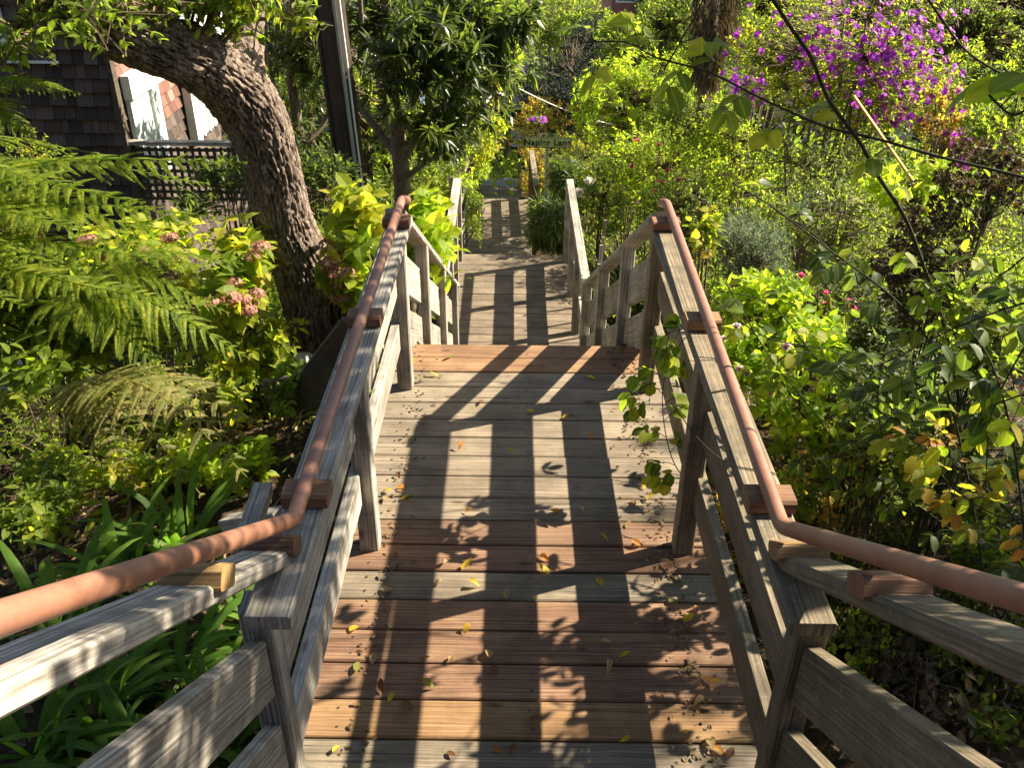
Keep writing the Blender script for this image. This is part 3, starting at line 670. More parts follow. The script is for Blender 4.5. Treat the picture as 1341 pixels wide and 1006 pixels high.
# the old leaning tree by the left railing
d0 = 5.5
tb = P(432, 455, d0); tb[2] = float(ground(tb[0], tb[1]))-.15
tr = [tb, P(405, 380, d0), P(372, 290, d0), P(352, 200, d0-.05), P(318, 130, d0-.15), P(262, 82, d0-.35), P(190, 56, d0-.5), P(110, 25, d0-.6), P(20, -30, d0-.6), P(-120, -110, d0-.4)]
root = empty('leaning_tree', tb, 'old leaning tree with deeply furrowed bark arching over the left side', 'tree')
tp = spline(tr, 520); rng = np.random.default_rng(5)
V, T, r_, md = tube(tp, [.235, .20, .178, .185, .20, .175, .155, .145, .13, .11], 190, bump=.021, freq=10.5, seed=2)
link('trunk', np_mesh('trunk', V, T, r_, md, smooth=True), M['bark'], root)
lp_ = [([P(318, 95, d0-.1), P(322, 30, d0+.1), P(335, -60, d0+.2), P(380, -190, d0+.1)], .13, .07), ([P(100, 20, d0-.6), P(60, -60, d0-.3), P(40, -180, d0)], .08, .04),
       ([P(335, -60, d0+.2), P(450, -160, d0-.3), P(640, -260, d0-.8)], .07, .03)]
sp = [tp[150:]]
for pts, a, b in lp_:
    q = spline(pts, 60); sp.append(q); V, T, r_, md = tube(q, [a, b], 40, bump=.014, freq=8, seed=3); link('limb', np_mesh('limb', V, T, r_, md, smooth=True), M['bark'], root)
def crown_cloud(root, sp, blobs, mat, seed, k=7, tl=.16, L=.075, W=.035, shape='ovate', name='crown'):
    rng = np.random.default_rng(seed); LV = []; ST = []; sp = np.concatenate(sp)
    for C, rad, n in blobs:
        C = np.array(C); rad = np.array(rad); nc = max(5, n//14); cc = rng.normal(size=(nc, 3))*.5; wh = rng.integers(0, nc, n); tips = C+(cc[wh]+rng.normal(size=(n, 3))*.2)*rad
        ccw = C+cc*rad; nb = sp[[np.argmin(((sp-q)**2).sum(1)) for q in ccw]]; ST.append(prisms(nb, ccw, .014, .006, 4, rng))
        od = nrm(rng.normal(size=(n, 3))+np.array([0, 0, -.1])); tb_ = tips-od*tl; ST += [prisms(ccw[wh], tb_, .004, .003, 3, rng), prisms(tb_, tips, .003, .0015, 3, rng)]
        s = np.tile(np.linspace(.1, 1, k), n); d = np.repeat(od, k, 0); pos = np.repeat(tb_, k, 0)+d*(tl*s)[:, None]; rd = nrm(rng.normal(size=d.shape))
        sz = .6+.5*rng.random(len(d)); LV.append(leaves(pos, d+rd-np.array([0, 0, .3]), np.array([0, 0, 1.])+rng.normal(size=d.shape)*.5, L*sz, W*sz, shape, .2, .3, np.repeat(rng.random(n), k)*.5+rng.random(len(d))*.5))
    V, T, r_, md = merge(LV); link(name, np_mesh(name, V, T, r_, md), mat, root)
    V, T, r_, md = merge([(*x,) for x in ST]); link('branches', np_mesh('branches', V, T, r_, md), M['twig'], root)
crown_cloud(root, sp, [(P(250, -8, 5.0), (.5, .35, .13), 105), (P(330, 5, 5.3), (.3, .3, .16), 60), (P(55, 50, 4.6), (.3, .3, .13), 32), (P(150, -25, 4.8), (.6, .5, .2), 110),
    ((-2.4, 5.4, 2.9), (1.4, 1.2, .5), 150), ((-.2, 5.0, 3.1), (1.0, .9, .35), 50), ((.9, 4.3, 3.1), (.6, .7, .2), 18), ((-4.2, 4.5, 2.9), (1.2, 1.2, .4), 110)], G['mid'], 11)

# utility pole
d = 7.9; top = P(424, -60, d); bot = P(466, 260, d); dirp = (top-bot); gz = float(ground(bot[0], d)); b0 = bot-dirp*((bot[2]-gz+.3)/dirp[2]); t0 = b0+dirp*(7.5/dirp[2])
root = empty('utility_pole', b0, 'dark brown wooden utility pole leaning between the trees at upper left', 'pole')
mb = MB(); ax = spline([b0, (b0+t0)/2, t0], 30); tg = nrm(t0-b0); s1 = nrm(np.cross(tg, [0, 1, 0])); s2 = np.cross(tg, s1)
NS = 20
for i in range(29):
    for k in range(NS):
        a0, a1 = 2*math.pi*k/NS, 2*math.pi*(k+1)/NS; r = .118
        q = [ax[i]+(s1*math.cos(a)+s2*math.sin(a))*r for a in (a0, a1)]+[ax[i+1]+(s1*math.cos(a)+s2*math.sin(a))*r for a in (a1, a0)]
        mb.add(q, [(0, 3, 2, 1)], [[(i*.25, a0*r), (i*.25+.25, a0*r), (i*.25+.25, a1*r), (i*.25, a1*r)]], .5, 0, True)
mb.build('pole_shaft', M['pole'], root)
for off, rr, mt, nm in (((.06, -.128), .016, 'metal', 'conduit'), ((-.12, -.05), .02, 'black', 'conduit')):
    o = s1*-off[0]*(1)+np.array([0, off[1], 0]) if False else np.array([off[0], off[1], 0])
    V, T, r_, md = tube([b0+o+(t0-b0)*q for q in np.linspace(0, 1, 20)], [rr], 10); link(nm, np_mesh(nm, V, T, r_, md, smooth=True), M[mt], root)
V, T, r_, md = tube([b0+np.array([.10, -.12, 0])+(t0-b0)*q for q in np.linspace(0, 1, 20)], [.009], 8); link('cable', np_mesh('cable', V, T, r_, md, smooth=True), M['white'], root)
# overhead wire
a, b = P(440, -40, 8.9), P(815, 165, 17.0); q = np.linspace(0, 1, 30)[:, None]; ln = a+(b-a)*q-np.array([0, 0, 1.])*(.25*4*q*(1-q)); 
V, T, r_, md = tube(ln, [.011], 6); tag(link('overhead_wire', np_mesh('overhead_wire', V, T, r_, md, smooth=True), M['wire']), 'thin pale wire running down from the utility pole past the green tree', 'wire')

# glossy long-leaved tree right of the pole
b = P(527, 250, 8.6); b[2] = float(ground(b[0], b[1]))-.1
limb_tree('broadleaf_tree', 'tree with long glossy dark leaves and slim brown trunks right of the utility pole', 'tree', [b, P(525, 215, 8.6), P(514, 130, 8.6), P(506, 60, 8.7), P(500, -30, 8.7)], [.10, .075, .06, .045],
  [([P(524, 210, 8.6), P(560, 160, 8.4), P(610, 110, 8.4), P(650, 40, 8.5)], .05, .02), ([P(522, 205, 8.6), P(480, 150, 8.8), P(440, 90, 9.2), P(400, 40, 9.6)], .045, .02), ([P(512, 120, 8.6), P(548, 60, 8.6), P(580, -20, 8.7)], .04, .02), ([P(526, 235, 8.6), P(570, 205, 8.3), P(615, 180, 8.2)], .03, .015), ([P(512, 110, 8.6), P(478, 50, 8.5), P(470, -30, 8.4)], .035, .018)],
  [(P(585, 85, 8.5), (.65, .7, .7), 230), (P(520, 30, 8.6), (.7, .7, .45), 150), (P(635, 30, 8.7), (.45, .5, .4), 100), (P(590, 155, 8.3), (.35, .4, .3), 65), (P(455, 60, 9.4), (.5, .5, .8), 100)],
  G['glossy'], (12, .16, .19, .042, 'lance', True, .95, .45, .35), 21)
b = P(395, 260, 9.8); b[2] = float(ground(b[0], b[1]))-.1
limb_tree('broadleaf_tree', 'dark leaved tree between the leaning trunk and the utility pole', 'tree', [b, P(392, 180, 9.8), P(380, 90, 9.8), P(385, -20, 9.8)], [.07, .05, .03],
  [([P(392, 200, 9.8), P(430, 150, 10), P(450, 60, 10)], .03, .015), ([P(390, 190, 9.8), P(360, 120, 9.6), P(345, 20, 9.6)], .03, .015)],
  [(P(385, 110, 9.9), (.5, .6, .9), 150), (P(380, 20, 9.9), (.6, .6, .5), 100), (P(410, 215, 9.6), (.45, .4, .35), 60)], G['glossy'], (10, .15, .15, .04, 'lance', True, .95, .45, .35), 22)

# ------------------------------------------------------------------ shrubs and flowers
S = []
def shrub(px, py, d, rx, ry, rd, label, nt_, k, tl, L, W, mat, name='shrub', cat='bush', **kw):
    C, rad = ell(px, py, d, rx, ry, rd); return build_shrub(name, label, cat, C, rad, nt_, k, tl, L, W, G[mat] if isinstance(mat, str) else mat, int(px*7+py*3), **kw)
hyd = dict(shape='ovate', ang=1.15, droop=.55, up=.6, curl=.35, stem=M['cane'])
shrub(575, 318, 5.5, 52, 58, .5, 'bright hydrangea spilling over the left railing of the stairs', 75, 8, .16, .15, .095, 'bright', 'hydrangea', lean=(.35, 0), **hyd)
shrub(478, 312, 5.3, 55, 66, .42, 'yellow green hydrangea with faded mauve heads between leaning trunk and left railing', 110, 7, .18, .14, .09, 'yellow', 'hydrangea', flowers=(G['mauve'], 15, .058, 'mop', (-.3, -.9, .3)), **hyd)
shrub(315, 350, 5.0, 50, 50, .4, 'hydrangea with pinkish heads in front of the leaning trunk', 75, 7, .18, .13, .085, 'yellow', 'hydrangea', flowers=(G['mauve'], 12, .055, 'mop', (0, -.8, .5)), **hyd)
shrub(210, 350, 5.8, 130, 75, .7, 'sprawling hydrangea with yellowing leaves behind the ferns', 190, 6, .18, .13, .085, 'yellow', 'hydrangea', flowers=(G['mauve'], 18, .06, 'mop', (0, -.6, .6)), **hyd)
shrub(60, 420, 4.9, 120, 80, .6, 'hydrangea at the left edge with broad green leaves', 130, 6, .18, .13, .085, 'mid', 'hydrangea', flowers=(G['mauve'], 4, .055, 'mop', (0, -.6, .6)), **hyd)
shrub(250, 500, 4.6, 120, 75, .5, 'leggy shrub with bare stems and yellowing leaves under the ferns', 90, 5, .16, .09, .055, 'yellow', 'shrub', nstem=12, stemr=.009, **{**hyd, 'stem': M['twig']})
shrub(70, 560, 4.2, 110, 70, .5, 'tangled twiggy shrub with small leaves at the left edge', 170, 6, .12, .05, .028, 'mid', 'shrub', nstem=14, stemr=.007, shape='ovate')
shrub(25, 235, 6.8, 55, 60, .5, 'small leaved yellow green shrub in front of the dark shingled wall', 260, 9, .11, .035, .018, 'yellow', 'shrub')
shrub(330, 520, 4.9, 40, 60, .35, 'dark low shrub under the old timbers beside the left railing', 80, 6, .1, .06, .04, 'mid', 'shrub')
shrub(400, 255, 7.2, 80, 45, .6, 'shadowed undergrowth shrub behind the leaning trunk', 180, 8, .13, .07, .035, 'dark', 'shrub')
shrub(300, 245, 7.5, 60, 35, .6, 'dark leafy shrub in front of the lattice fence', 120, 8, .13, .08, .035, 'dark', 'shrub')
shrub(535, 255, 9.5, 75, 50, .7, 'shaded shrub behind the left railing near the pole', 230, 8, .14, .09, .035, 'mid', 'shrub')
shrub(600, 215, 10.8, 42, 48, .6, 'light green shrub leaning over the left rail of the second landing', 240, 9, .13, .06, .028, 'bright', 'shrub')
shrub(628, 265, 11.5, 22, 55, .5, 'fine leaved shrub hanging over the left edge of the third landing', 160, 9, .13, .06, .026, 'mid', 'shrub', lean=(.5, 0))
shrub(628, 190, 17, 24, 40, .9, 'yellow green bush overhanging the lowest landing', 260, 9, .18, .08, .035, 'bright', 'shrub', lean=(.9, 0))
shrub(622, 120, 13.5, 52, 72, 1.0, 'sunlit yellow green tree left of the street sign', 520, 9, .2, .11, .045, 'yellow', 'small_tree', cat='tree', stemr=.04, nstem=3)
shrub(650, 60, 20, 40, 55, 1.2, 'feathery light green tree at the top centre', 460, 10, .3, .14, .045, 'bright', 'small_tree', cat='tree', stemr=.05, nstem=3)
# beyond / around the sign
shrub(705, 225, 17.5, 26, 40, .8, 'orange tinged shrub behind the sign post', 240, 9, .18, .07, .03, 'autumn', 'shrub')
shrub(770, 215, 15.5, 60, 42, 1.0, 'yellow leaved shrub right of the sign post', 460, 9, .16, .06, .026, 'yellow', 'shrub')
shrub(722, 165, 21, 60, 30, 1.2, 'pinkish dry shrub behind the street sign', 300, 9, .2, .09, .035, 'autumn', 'shrub')
shrub(702, 156, 19, 12, 5, .4, 'small purple flowering shrub left of the street sign', 50, 6, .15, .08, .04, 'mid', 'flowering_shrub', flowers=(G['purple'], 18, .05, 'open', (0, -1, .5)))
# right of second landing
for px, py, d, rx, ry, lab in ((722, 285, 9.9, 27, 34, 'dark mound of narrow drooping leaves beside the right side of the third landing'), (742, 245, 11.0, 30, 34, 'dark narrow leaved mound below the street sign post')):
    C, rad = ell(px, py, d, rx, ry, .55); build_shrub('strap_leaf_plant', lab, 'plant', C, rad, 300, 10, .16, .20, .02, G['dark'], px, droop=.9, ang=1.0, curl=.5, cull=False, stem=M['cane'])
straps('low strap leaved clump between railing and flower bush', np.array([1.15, 9.2, float(ground(1.15, 9.2))]), 160, .8, .035, 33, mat=G['dark'], rad=.3, spread=.8)
shrub(790, 255, 9.9, 45, 42, .7, 'leafy rose bush with white blooms right of the second landing', 240, 8, .14, .055, .03, 'mid', 'rose_bush', shape='ovate', flowers=(G['whitef'], 3, .065, 'rose', (-.8, -.8, .5)))
shrub(860, 215, 11.0, 80, 50, .9, 'broad sunlit rose bush with orange hips right of the stairs', 620, 8, .15, .06, .032, 'bright', 'rose_bush', shape='ovate', flowers=(G['pinkf'], 10, .035, 'rose', (0, -1, .4)))
shrub(905, 275, 8.8, 70, 50, .8, 'pale green small leaved shrub beyond the right railing', 520, 9, .13, .045, .022, 'mid', 'shrub', shape='ovate')
shrub(830, 130, 14.5, 75, 55, 1.2, 'bright fingered green shrub at upper centre right', 560, 9, .2, .13, .04, 'bright', 'shrub', rosette=True, ang=1.2)
shrub(960, 215, 11.5, 60, 55, 1.0, 'light green shrub below the purple flowering bush', 460, 9, .15, .06, .028, 'bright', 'shrub', shape='ovate')
shrub(905, 160, 13, 60, 50, 1.0, 'mixed green shrub left of the purple flowering bush', 430, 9, .15, .07, .03, 'mid', 'shrub')
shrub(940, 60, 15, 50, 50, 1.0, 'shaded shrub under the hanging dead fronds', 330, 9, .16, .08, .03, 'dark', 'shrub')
# tibouchina
tib = dict(shape='ovate', stem=M['stemgrey'], nstem=9, stemr=.022)
shrub(1108, 72, 10.2, 142, 88, 1.1, 'large purple flowering bush covered in violet blooms', 1250, 9, .14, .06, .026, 'yellow', 'flowering_bush', flowers=(G['purple'], 360, .047, 'open', (.3, -.6, .7)), **tib)
shrub(1235, 165, 9.6, 42, 45, .6, 'lower purple flowering branches at the right of the large bush', 150, 8, .13, .06, .026, 'autumn', 'flowering_bush', flowers=(G['purple'], 50, .05, 'open', (.3, -.8, .3)), **tib)
shrub(985, 110, 12, 40, 28, .6, 'small purple flowering bush left of the large one', 110, 8, .13, .06, .026, 'mid', 'flowering_bush', flowers=(G['purple'], 42, .052, 'open', (0, -.8, .3)), **tib)
shrub(1080, 215, 9.2, 110, 45, .7, 'tangle of pale bare twigs and small leaves under the purple bush', 420, 6, .16, .05, .022, 'mid', 'shrub', stem=M['stemgrey'], nstem=18, stemr=.014)
shrub(1250, 150, 11.5, 60, 70, 1.0, 'dark green shrub beyond the purple flowers at the right edge', 460, 9, .15, .07, .03, 'dark', 'shrub')
shrub(1320, 170, 8.6, 50, 60, .7, 'green leafy shrub at the right edge', 260, 8, .15, .08, .035, 'mid', 'shrub')
shrub(1215, 245, 6.8, 70, 32, .5, 'light green plant with pointed leaves below the violet blooms', 130, 8, .16, .13, .04, 'bright', 'shrub', rosette=True, ang=1.2)
# nearer right
shrub(985, 325, 6.6, 55, 42, .5, 'feathery grey green lavender like shrub', 420, 16, .16, .045, .006, 'grey', 'lavender_bush', droop=.1, ang=.7)
shrub(925, 300, 5.4, 22, 28, .2, 'small vine with yellow leaves behind the right railing', 22, 6, .14, .07, .055, 'yellow', 'vine', shape='ovate')
shrub(1090, 280, 7.4, 90, 45, .7, 'shadowed green brush between lavender and dead flower heads', 420, 7, .15, .05, .025, 'mid', 'shrub', stem=M['stemgrey'], nstem=14)
shrub(1010, 435, 4.7, 80, 62, .45, 'bright green bush with pale pink flowers beside the right railing', 240, 8, .14, .095, .05, 'bright', 'flowering_shrub', shape='ovate', flowers=(G['lilac'], 8, .03, 'rose', (-.2, -.9, .6)), ang=1.1, droop=.4)
shrub(1075, 395, 5.2, 42, 25, .3, 'stem cluster with crimson pink flowers above the bright bush', 26, 6, .13, .07, .035, 'mid', 'flowering_shrub', flowers=(G['pinkf'], 9, .032, 'rose', (0, -1, .5)), shape='ovate')
shrub(1075, 540, 3.9, 90, 70, .4, 'lit green bush below the pale flowers', 200, 7, .13, .08, .045, 'bright', 'shrub', shape='ovate', ang=1.1)
straps('bright upright strap leaved tuft among the right hand bushes', P(1110, 590, 3.9)-np.array([0, 0, .25]), 34, .6, .045, 35, spread=.5, arch=.3)
shrub(1180, 420, 5.2, 130, 75, .7, 'dim leafy shrub behind the foreground rose canes', 420, 7, .14, .06, .032, 'dark', 'shrub', shape='ovate', nstem=14)
shrub(1080, 700, 3.2, 90, 70, .4, 'leaf strewn low bush just outside the right handrail', 170, 6, .12, .06, .035, 'autumn', 'shrub', shape='ovate', nstem=12, stemr=.006)
shrub(1230, 640, 3.2, 120, 90, .5, 'shaded undergrowth bush below the rose canes', 260, 6, .13, .06, .034, 'dark', 'shrub', shape='ovate', nstem=14, stemr=.007)
shrub(1250, 870, 2.6, 110, 60, .4, 'low shaded bush at the lower right corner', 150, 6, .10, .045, .028, 'mid', 'shrub', shape='ovate', nstem=12, stemr=.005)
shrub(1100, 900, 2.5, 60, 60, .3, 'small creeping plant under the lower right railing', 90, 6, .09, .035, .022, 'bright', 'shrub', shape='ovate', nstem=8, stemr=.004)

for px, py, d, rx, ry, mt, lab, nt_ in [(330, 430, 4.9, 60, 50, 'yellow', 'yellow green leafy shoots between the ferns and the timber boards', 80), (170, 600, 3.9, 110, 55, 'yellow', 'yellowing low shrub beneath the faded fern', 110), (60, 640, 3.4, 70, 45, 'mid', 'low green shrub at the left edge above the strap leaves', 100), (280, 610, 3.7, 70, 45, 'bright', 'small bright leafed plant under the fern tips', 70), (390, 500, 4.3, 35, 45, 'mid', 'green plant against the left railing posts', 50),
    (1010, 620, 3.3, 50, 60, 'yellow', 'lit yellow green plant against the outside of the right railing', 80), (1110, 800, 2.7, 80, 50, 'mid', 'green creeping shrub under the right handrail', 120), (1300, 740, 2.7, 70, 70, 'mid', 'leafy bush at the right edge above the pipe', 110), (1180, 930, 2.3, 90, 50, 'brown', 'brownish low plant behind the lower right boards', 70), (1300, 960, 2.2, 80, 50, 'mid', 'small leafy plant in the lower right corner', 90), (960, 700, 2.9, 25, 50, 'autumn', 'dry little plant squeezed behind the right railing boards', 30)]:
    shrub(px, py, d, rx, ry, .35, lab, nt_, 6, .13, .075 if py < 660 and px < 900 else .05, .045 if py < 660 and px < 900 else .028, mt, shape='ovate', nstem=10, stemr=.005)
# far backdrop trees and hillside planting
bt = dict(stemr=.09, nstem=4, twr=.006)
FAR = [(470, 110, 14, 90, 80, 'mid', 'background tree behind the utility pole', .1), (560, 200, 14.5, 60, 45, 'bright', 'sunlit thicket behind the glossy tree trunk', .09), (330, 160, 13.5, 60, 70, 'mid', 'tree filling the gap right of the pale house', .09),
       (610, 60, 24, 90, 60, 'yellow', 'light yellow green treetop above the glossy tree', .13), (745, 100, 27, 58, 52, 'blue', 'dark blue green tree with painted-in shade above the street sign', .12), (722, 140, 25, 50, 34, 'blue', 'dark tree with painted-in shade low behind the street sign', .12), (775, 60, 33, 36, 34, 'blue', 'dark treetop with painted-in shade beside the distant street', .13),
       (830, 60, 30, 60, 35, 'mid', 'treetop below the pink building', .16), (885, 40, 22, 50, 50, 'mid', 'tree between pink building and purple bush', .12), (940, 20, 26, 60, 40, 'yellow', 'mossy light green treetop left of the purple bush', .12),
       (1010, -10, 24, 90, 50, 'mid', 'tree behind the top of the purple bush', .12), (1160, 20, 20, 90, 60, 'dark', 'dark tree behind the purple bush', .12), (1290, 40, 17, 90, 70, 'mid', 'tree with thin trunks at the upper right corner', .1),
       (1330, 110, 14, 70, 60, 'bright', 'bright leafed tree at the right edge', .1), (740, 30, 44, 60, 34, 'mid', 'distant green tree beside the street', .2), (650, 20, 32, 50, 35, 'bright', 'distant light green tree at top centre left', .22),
       (560, 20, 30, 120, 60, 'mid', 'far tree above the glossy tree', .16), (400, 40, 22, 110, 80, 'dark', 'far dark tree behind the leaning trunk', .13),
       (230, 40, 22, 120, 80, 'mid', 'far tree above the pale house', .14), (1100, 60, 40, 200, 70, 'mid', 'far treeline mass behind the purple bush', .2), (860, 20, 60, 30, 20, 'dark', 'distant tree in front of the pink building', .3), (820, 175, 18, 50, 40, 'mid', 'green thicket above the yellow shrub', .09), (900, 110, 19, 60, 40, 'bright', 'leafy slope shrub below the pink building', .11)]
for px, py, d, rx, ry, mt, lab, L in FAR:
    C, rad = ell(px, py, d, rx, ry, .8+d*.04); build_shrub('background_tree', lab, 'tree', C, rad, 520, 9, L*1.8, L, L*.42, G[mt], px+py*5, **bt)

# the dry hanging frond mass
rng = np.random.default_rng(3); C = P(932, 35, 13); n = 900; h = rng.random(n); a = rng.random(n)*6.28
pos = C+np.stack([np.cos(a)*.3*(.4+.6*h), np.sin(a)*.28, (h-.5)*1.25], 1); root = empty('palm', (C[0], C[1], float(ground(C[0], C[1]))), 'palm trunk wrapped in hanging brown dead fronds left of the purple bush', 'palm')
V, T, r_, md = leaves(pos, np.array([0, 0, -1.])+rng.normal(size=(n, 3))*.25, rng.normal(size=(n, 3)), .35, .02, 'lance', .2, .1, rng=rng); link('dead_fronds', np_mesh('dead_fronds', V, T, r_, md), G['brown'], root)
V, T, r_, md = tube([(C[0], C[1], float(ground(C[0], C[1]))-.2), (C[0], C[1], C[2]+1.2)], [.07, .07], 14, bump=.01); link('trunk', np_mesh('trunk', V, T, r_, md), M['bark'], root)
A = []
for i in range(9):
    aa = i*.7; tpx = C+np.array([math.cos(aa)*.9, math.sin(aa)*.9, .9+.3*math.sin(i*2)]); f1, f2 = frond(rng, C+np.array([0, 0, .9]), tpx, .25, .3, npin=14, npl=5, droop=.5); A += f1+f2
V, T, r_, md = merge(A); link('crown', np_mesh('crown', V, T, r_, md), G['mid'], root)

# shrub with dead flower heads (right, near)
C, rad = ell(1255, 330, 4.1, 85, 120, .5); r0, tips, od = build_shrub('dried_flower_shrub', 'tall shrub full of round dead brown flower heads at the right edge', 'bush', C, rad, 190, 3, .16, .05, .028, G['mid'], 77, shape='ovate', nstem=16, stemr=.006, stem=M['cane'])
rng = np.random.default_rng(8); V, T, r_, md = merge([leaves(np.repeat(tips, 34, 0)+(q:=nrm(rng.normal(size=(len(tips)*34, 3))))*.016, q, rng.normal(size=q.shape), .032, .017, 'tri', .2, .3, rng=rng)])
link('seed_heads', np_mesh('seed_heads', V, T, r_, md), G['brown'], r0)
C, rad = ell(1130, 640, 3.0, 110, 60, .35); r0, tips, od = build_shrub('dried_flower_shrub', 'low shrub with dead brown clusters beside the right handrail', 'bush', C, rad, 55, 3, .13, .045, .026, G['autumn'], 78, shape='ovate', nstem=14, stemr=.004, stem=M['twig'])
V, T, r_, md = merge([leaves(np.repeat(tips, 16, 0)+(q:=nrm(rng.normal(size=(len(tips)*16, 3))))*.01, q, rng.normal(size=q.shape), .022, .012, 'tri', .2, .3, rng=rng)])
link('seed_heads', np_mesh('seed_heads', V, T, r_, md), G['brown'], r0)

build_shrub('shrub', 'unseen leafy branch added overhead to shade the lower left railing', 'bush', (1.35, 1.55, 3.1), (.42, .5, .25), 90, 7, .16, .075, .042, G['mid'], 662, shape='ovate', base=np.array([2.6, 1.0, float(ground(2.6, 1.0))-.05]), nstem=3)  # leaf mass added out of view, up the sun ray, for shade
limb_tree('broadleaf_tree', 'unseen broad tree added past the right edge to shade the rose canes', 'tree', [(6.8, 3.6, float(ground(6.8, 3.6))-.1), (6.7, 3.5, 1.2), (6.3, 3.3, 3.4)], [.13, .10, .06], [([(6.7, 3.5, 1.4), (6.3, 2.6, 2.6), (6.0, 1.9, 3.4)], .05, .02), ([(6.7, 3.5, 1.6), (6.4, 4.3, 2.8), (6.2, 4.7, 3.6)], .05, .02)],  # crown added out of view and sized to darken the right foreground
  [((6.1, 3.2, 3.6), (1.2, 1.9, .7), 620), ((7.7, 4.6, 4.7), (1.6, 2.2, .7), 480)], G['mid'], (9, .18, .10, .055, 'ovate', False, .9, .4, .3), 23)

# ------------------------------------------------------------------ long rose canes close to the camera, right
def cane(label, pts, r0, r1, lfs, L, W, mat, seed, name='rose_cane', prick=True):
    r0 *= .72; r1 *= .72
    rng = np.random.default_rng(seed); ax = spline([P(*p) for p in pts], 90); root = empty(name, ax[0], label, 'cane')
    parts = [tube(ax, [r0, r1], 9)]; A = []
    if prick:
        ix = rng.integers(4, 86, 16); dn = nrm(rng.normal(size=(16, 3))); parts.append((*prisms(ax[ix], ax[ix]+dn*(r0+.006), .0018, .0002, 4, rng),))
    for t in lfs:
        k = int(t*88); p = ax[k]; tg = nrm(ax[k+1]-ax[k]); side = nrm(np.cross(tg, [0, -.6, .8]))*(1 if rng.random() > .5 else -1)
        pe = p+(side*.75+tg*.5+np.array([0, 0, -.12]))*L*1.5*rng.uniform(.8, 1.2); pet = spline([p, (p+pe)/2+np.array([0, 0, .012]), pe], 8); parts.append(tube(pet, [.0016, .001], 5))
        pd = nrm(pet[-1]-pet[-3]); sd = nrm(np.cross(pd, [0, 0, 1])); nb = 5 if rng.random() > .4 else 3
        ps = [pe]; ds = [pd]
        for j in range((nb-1)//2):
            q = pet[6-3*j]
            for s in (-1, 1): ps.append(q); ds.append(nrm(pd*.55+sd*s))
        ps = np.array(ps); ds = np.array(ds)+rng.normal(size=(len(ps), 3))*.15; ds[:, 2] -= .12
        A.append(leaves(ps, ds, np.array([0, -.15, 1.])+rng.normal(size=ds.shape)*.3, L*rng.uniform(.8, 1.15, len(ps)), W*rng.uniform(.85, 1.1, len(ps)), 'round', .22, .22, rng=rng))
    V, T, r_, md = merge(parts); link('stem', np_mesh('stem', V, T, r_, md, smooth=True), M['cane'], root)
    if A: V, T, r_, md = merge(A); link('leaves', np_mesh('leaves', V, T, r_, md, smooth=True), G[mat], root)
    return root
cane('long cane dropping from the top edge across the purple bush', [(1000, -20, 2.5), (1035, 35, 2.5), (1062, 75, 2.5), (1085, 130, 2.5), (1125, 185, 2.5), (1150, 230, 2.5), (1185, 285, 2.55), (1210, 350, 2.6), (1240, 440, 2.7), (1262, 560, 2.8)], .0065, .009, (.62, .7, .8, .92), .055, .036, 'mid', 41)
cane('long cane stretching level across the upper right to the edge', [(1480, 270, 2.2), (1341, 232, 2.3), (1230, 205, 2.4), (1150, 182, 2.5), (1080, 165, 2.55), (1000, 130, 2.6), (930, 95, 2.6), (860, 75, 2.6), (820, 55, 2.6), (760, 55, 2.6)], .0065, .0028, (.3, .42, .5, .6, .66, .72, .8, .86, .93, .98), .075, .045, 'mid', 42)
cane('arching cane across the lower right from the railing', [(1400, 760, 2.2), (1290, 640, 2.4), (1180, 560, 2.6), (1080, 480, 2.8), (1010, 400, 3.0), (940, 380, 3.1)], .006, .0025, (.1, .2, .35, .5, .65, .8, .9), .06, .038, 'mid', 43)
cane('dark cane rising through the right hand shade', [(1300, 900, 2.2), (1290, 780, 2.3), (1270, 640, 2.4), (1230, 480, 2.5), (1180, 400, 2.6), (1090, 330, 2.7), (1010, 270, 2.8), (960, 240, 2.85)], .007, .003, (.3, .4, .5, .6, .7, .8, .9), .065, .042, 'dark', 44)
cane('dark cane curving up from the lower right corner', [(1380, 960, 1.9), (1350, 780, 2.0), (1330, 600, 2.1), (1300, 480, 2.2), (1260, 420, 2.3)], .006, .003, (.15, .3, .4, .5, .6, .7, .8, .9, .98), .07, .046, 'dark', 45)
cane('cane with yellow leaves hanging at the right edge', [(1420, 500, 2.0), (1330, 520, 2.1), (1240, 560, 2.2), (1180, 600, 2.3)], .004, .0022, (.3, .45, .6, .75, .9, .98), .065, .045, 'yellow', 46)
cane('thin cane with blue green leaves in the right foreground', [(1400, 380, 2.0), (1330, 400, 2.1), (1250, 430, 2.2), (1170, 470, 2.3), (1100, 500, 2.4)], .004, .002, (.1, .25, .4, .55, .7, .85, .98), .07, .045, 'dark', 47)
cane('thin dark cane slanting down past the pink flowers', [(950, 370, 3.2), (1010, 470, 3.1), (1080, 560, 3.0), (1150, 680, 2.9), (1220, 790, 2.8)], .0035, .003, (.3, .6), .045, .03, 'mid', 48)
cane('thin twig arching from the pipe handrail to the right', [(880, 530, 2.4), (930, 590, 2.3), (1010, 640, 2.3), (1100, 700, 2.3), (1200, 800, 2.3)], .002, .0025, (.8,), .04, .025, 'mid', 49, name='twig', prick=False)
cane('cane with large sunlit leaves at the upper right corner', [(1430, 60, 1.9), (1370, 110, 1.9), (1330, 150, 1.9), (1290, 120, 2.0)], .005, .003, (.3, .5, .7, .85, .97), .10, .055, 'bright', 50)
cane('dark bare cane crossing the top right corner', [(1190, -40, 2.9), (1230, 20, 2.9), (1270, 70, 2.9), (1341, 110, 2.9), (1420, 140, 2.9)], .005, .005, (), .05, .03, 'mid', 51)
